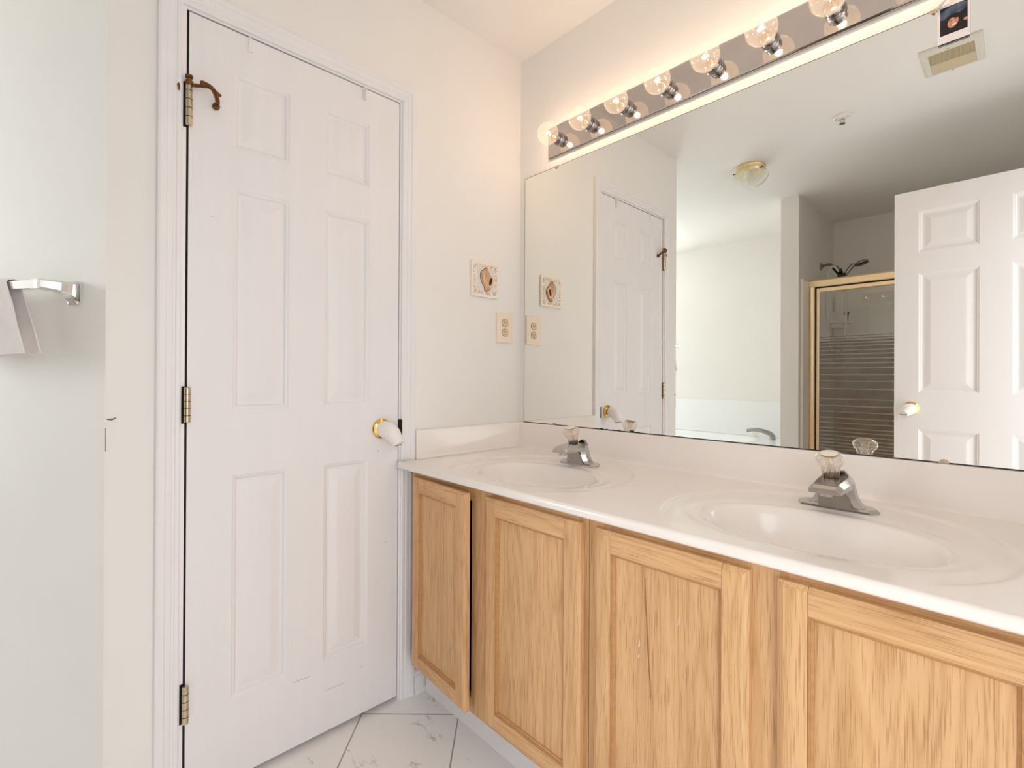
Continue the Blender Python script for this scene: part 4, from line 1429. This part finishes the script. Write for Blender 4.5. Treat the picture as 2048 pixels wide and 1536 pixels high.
for (a, b) in ((GX0, GX0 + FW_), (GX1 - FW_, GX1)):
    obj('door_stile', box(a, b, SHY - 0.012, SHY + 0.012, GZ0, GZ1, 0.003), M['gold'], sd)
for (a, b) in ((GZ1 - 0.028, GZ1), (GZ0, GZ0 + 0.022)):
    obj('door_rail', box(GX0 + FW_, GX1 - FW_, SHY - 0.012, SHY + 0.012, a, b, 0.003), M['gold'], sd)
obj('door_gap_strip', box(HX0 + 0.0362, GX0 - 0.0002, SHY - 0.010, SHY + 0.006, 0.15, 1.787), M['gap_brown'], sd)  # dark brown strips filling the gaps round the shower door
obj('door_gap_strip', box(HX0 + 0.037, HX1 - 0.037, SHY - 0.010, SHY + 0.006, GZ1 + 0.0003, 1.7875), M['gap_brown'], sd)
pn = obj('glass', box(GX0 + FW_, GX1 - FW_, SHY - 0.003, SHY + 0.003, GZ0 + 0.022, GZ1 - 0.028), M['pane'], sd)
zpx = [668.3, 672.6, 677.6, 682.3, 688.2, 694.3, 702.3, 709.7, 718.4, 727.2, 736.4, 749, 761.7, 776.5, 796.4, 809.4, 821.4, 833.5, 842.8, 853, 860, 867.8, 875.2, 882, 888, 894, 900, 905, 910, 915]
zl_ = [1.108 + (1.431 - (q - 668) * 0.0036 - 1.108) * 1.035 for q in zpx]
bm = bmesh.new()
for k in range(len(zl_) - 1):
    gp = 0.0042 if k > 4 else 0.0085 - 0.0012 * k
    a, b = zl_[k] - gp, zl_[k + 1] + gp
    if a - b > 0.002:
        add_box(bm, GX0 + FW_ + 0.001, GX1 - FW_ - 0.001, SHY + 0.0032, SHY + 0.0040, b, a)
tag(obj('etched_stripes', bm, M['stripe'], pn), 'grey-brown etched bands')
obj('towel_handle', tube(smooth_path([(GX1 - 0.010, SHY + 0.012, 0.95), (GX1 - 0.010, SHY + 0.05, 0.96), (GX1 - 0.010, SHY + 0.05, 1.14), (GX1 - 0.010, SHY + 0.012, 1.15)], 5), 0.006, 10), M['gold'], sd, smooth=True)
obj('fixed_pane', box(GX1 + 0.004, HX1 - 0.036, SHY - 0.003, SHY + 0.003, 0.136, 1.786), M['pane'], sd)

hs = thing('hand_shower', 'brushed hand shower on a wall arm above the shower door', 'shower head', (PX2, -3.057, 2.012))
obj('flange', lathe((PX2 + 0.0006, -3.057, 2.012), (1, 0, 0), [(0, 0.033), (0.004, 0.032), (0.010, 0.020), (0.016, 0.014)], 28), M['steel'], hs, smooth=True)
obj('shower_arm', tube(smooth_path([(PX2 + 0.012, -3.057, 2.012), (0.40, -3.045, 2.016), (0.43, -3.03, 2.006), (0.455, -3.015, 1.975)], 6), 0.0105, 14), M['steel'], hs, smooth=True)
bm = tube([(0.452, -3.014, 1.982), (0.472, -3.008, 1.952), (0.492, -3.0, 1.925)], 0.020, 12)
add_tube(bm, [(0.470, -3.0, 1.940), (0.505, -3.0, 1.950)], 0.016, 10)
add_tube(bm, [(0.480, -3.0, 1.912), (0.530, -3.0, 1.900)], 0.024, 12)
obj('holder', bm, M['black'], hs, smooth=True)
hd = obj('handset', tube(smooth_path([(0.512, -3.0, 1.895), (0.535, -3.0, 1.925), (0.560, -3.0, 1.960), (0.585, -3.0, 1.985)], 6), lambda t: 0.0135 + 0.004 * t, 16), M['steel'], hs, smooth=True)
ax = Vector((0.30, 0.0, -1)).normalized()
obj('spray_head', lathe(Vector((0.622, -3.0, 2.004)), ax, [(0, 0.010), (0.004, 0.030), (0.012, 0.044), (0.022, 0.048), (0.028, 0.046)], 28), M['steel'], hd, smooth=True)
obj('spray_face', lathe(Vector((0.622, -3.0, 2.004)) + ax * 0.028, ax, [(0, 0.044), (0.004, 0.038)], 28), M['black'], hd, smooth=True)
obj('hose', tube(smooth_path([(0.500, -3.0, 1.905), (0.470, -2.985, 1.965), (0.445, -2.98, 1.985), (0.420, -2.99, 1.95), (0.408, -3.0, 1.85), (0.405, -3.0, 1.60), (0.43, -3.0, 1.35), (0.48, -3.0, 1.30), (0.53, -3.0, 1.5), (0.52, -3.0, 1.88)], 6), 0.0085, 10), M['hose'], hs, smooth=True)
bm = tube([(0.432, YF + 0.024, 1.675), (0.436, YF + 0.030, 1.650), (0.452, YF + 0.030, 1.640), (0.460, YF + 0.030, 1.672)], 0.0085, 8)
add_tube(bm, [(0.454, YF + 0.030, 1.646), (0.450, YF + 0.030, 1.600)], 0.0055, 8)
tag(obj('shower_hook', bm, M['black'], origin=(0.445, YF + 0.03, 1.65), smooth=True), 'black stick-on hook inside the shower', 'hook')
bm = bmesh.new()
for ph_ in (0, math.pi):
    add_tube(bm, [(PX2 + lt_ + 0.010 + 0.006 * math.sin(ph_ + k * 0.42), -3.32 + 0.006 * math.cos(ph_ + k * 0.42), 1.79 - 0.0065 * k) for k in range(20)], 0.0016, 6)
tag(obj('twisted_cord', bm, M['rusty'], origin=(PX2 + lt_ + 0.01, -3.32, 1.79), smooth=True), 'thin brown twisted cord hanging inside the shower', 'cord')
tag(obj('tape_strip', prism([(PX2 + lt_ + 0.0004, -3.20, 1.735), (PX2 + lt_ + 0.0004, -3.12, 1.765), (PX2 + lt_ + 0.0004, -3.20, 1.80)], (0.0008, 0, 0)), M['blue'], origin=(PX2 + lt_, -3.17, 1.765)), 'small blue tape triangle inside the shower', 'tape')
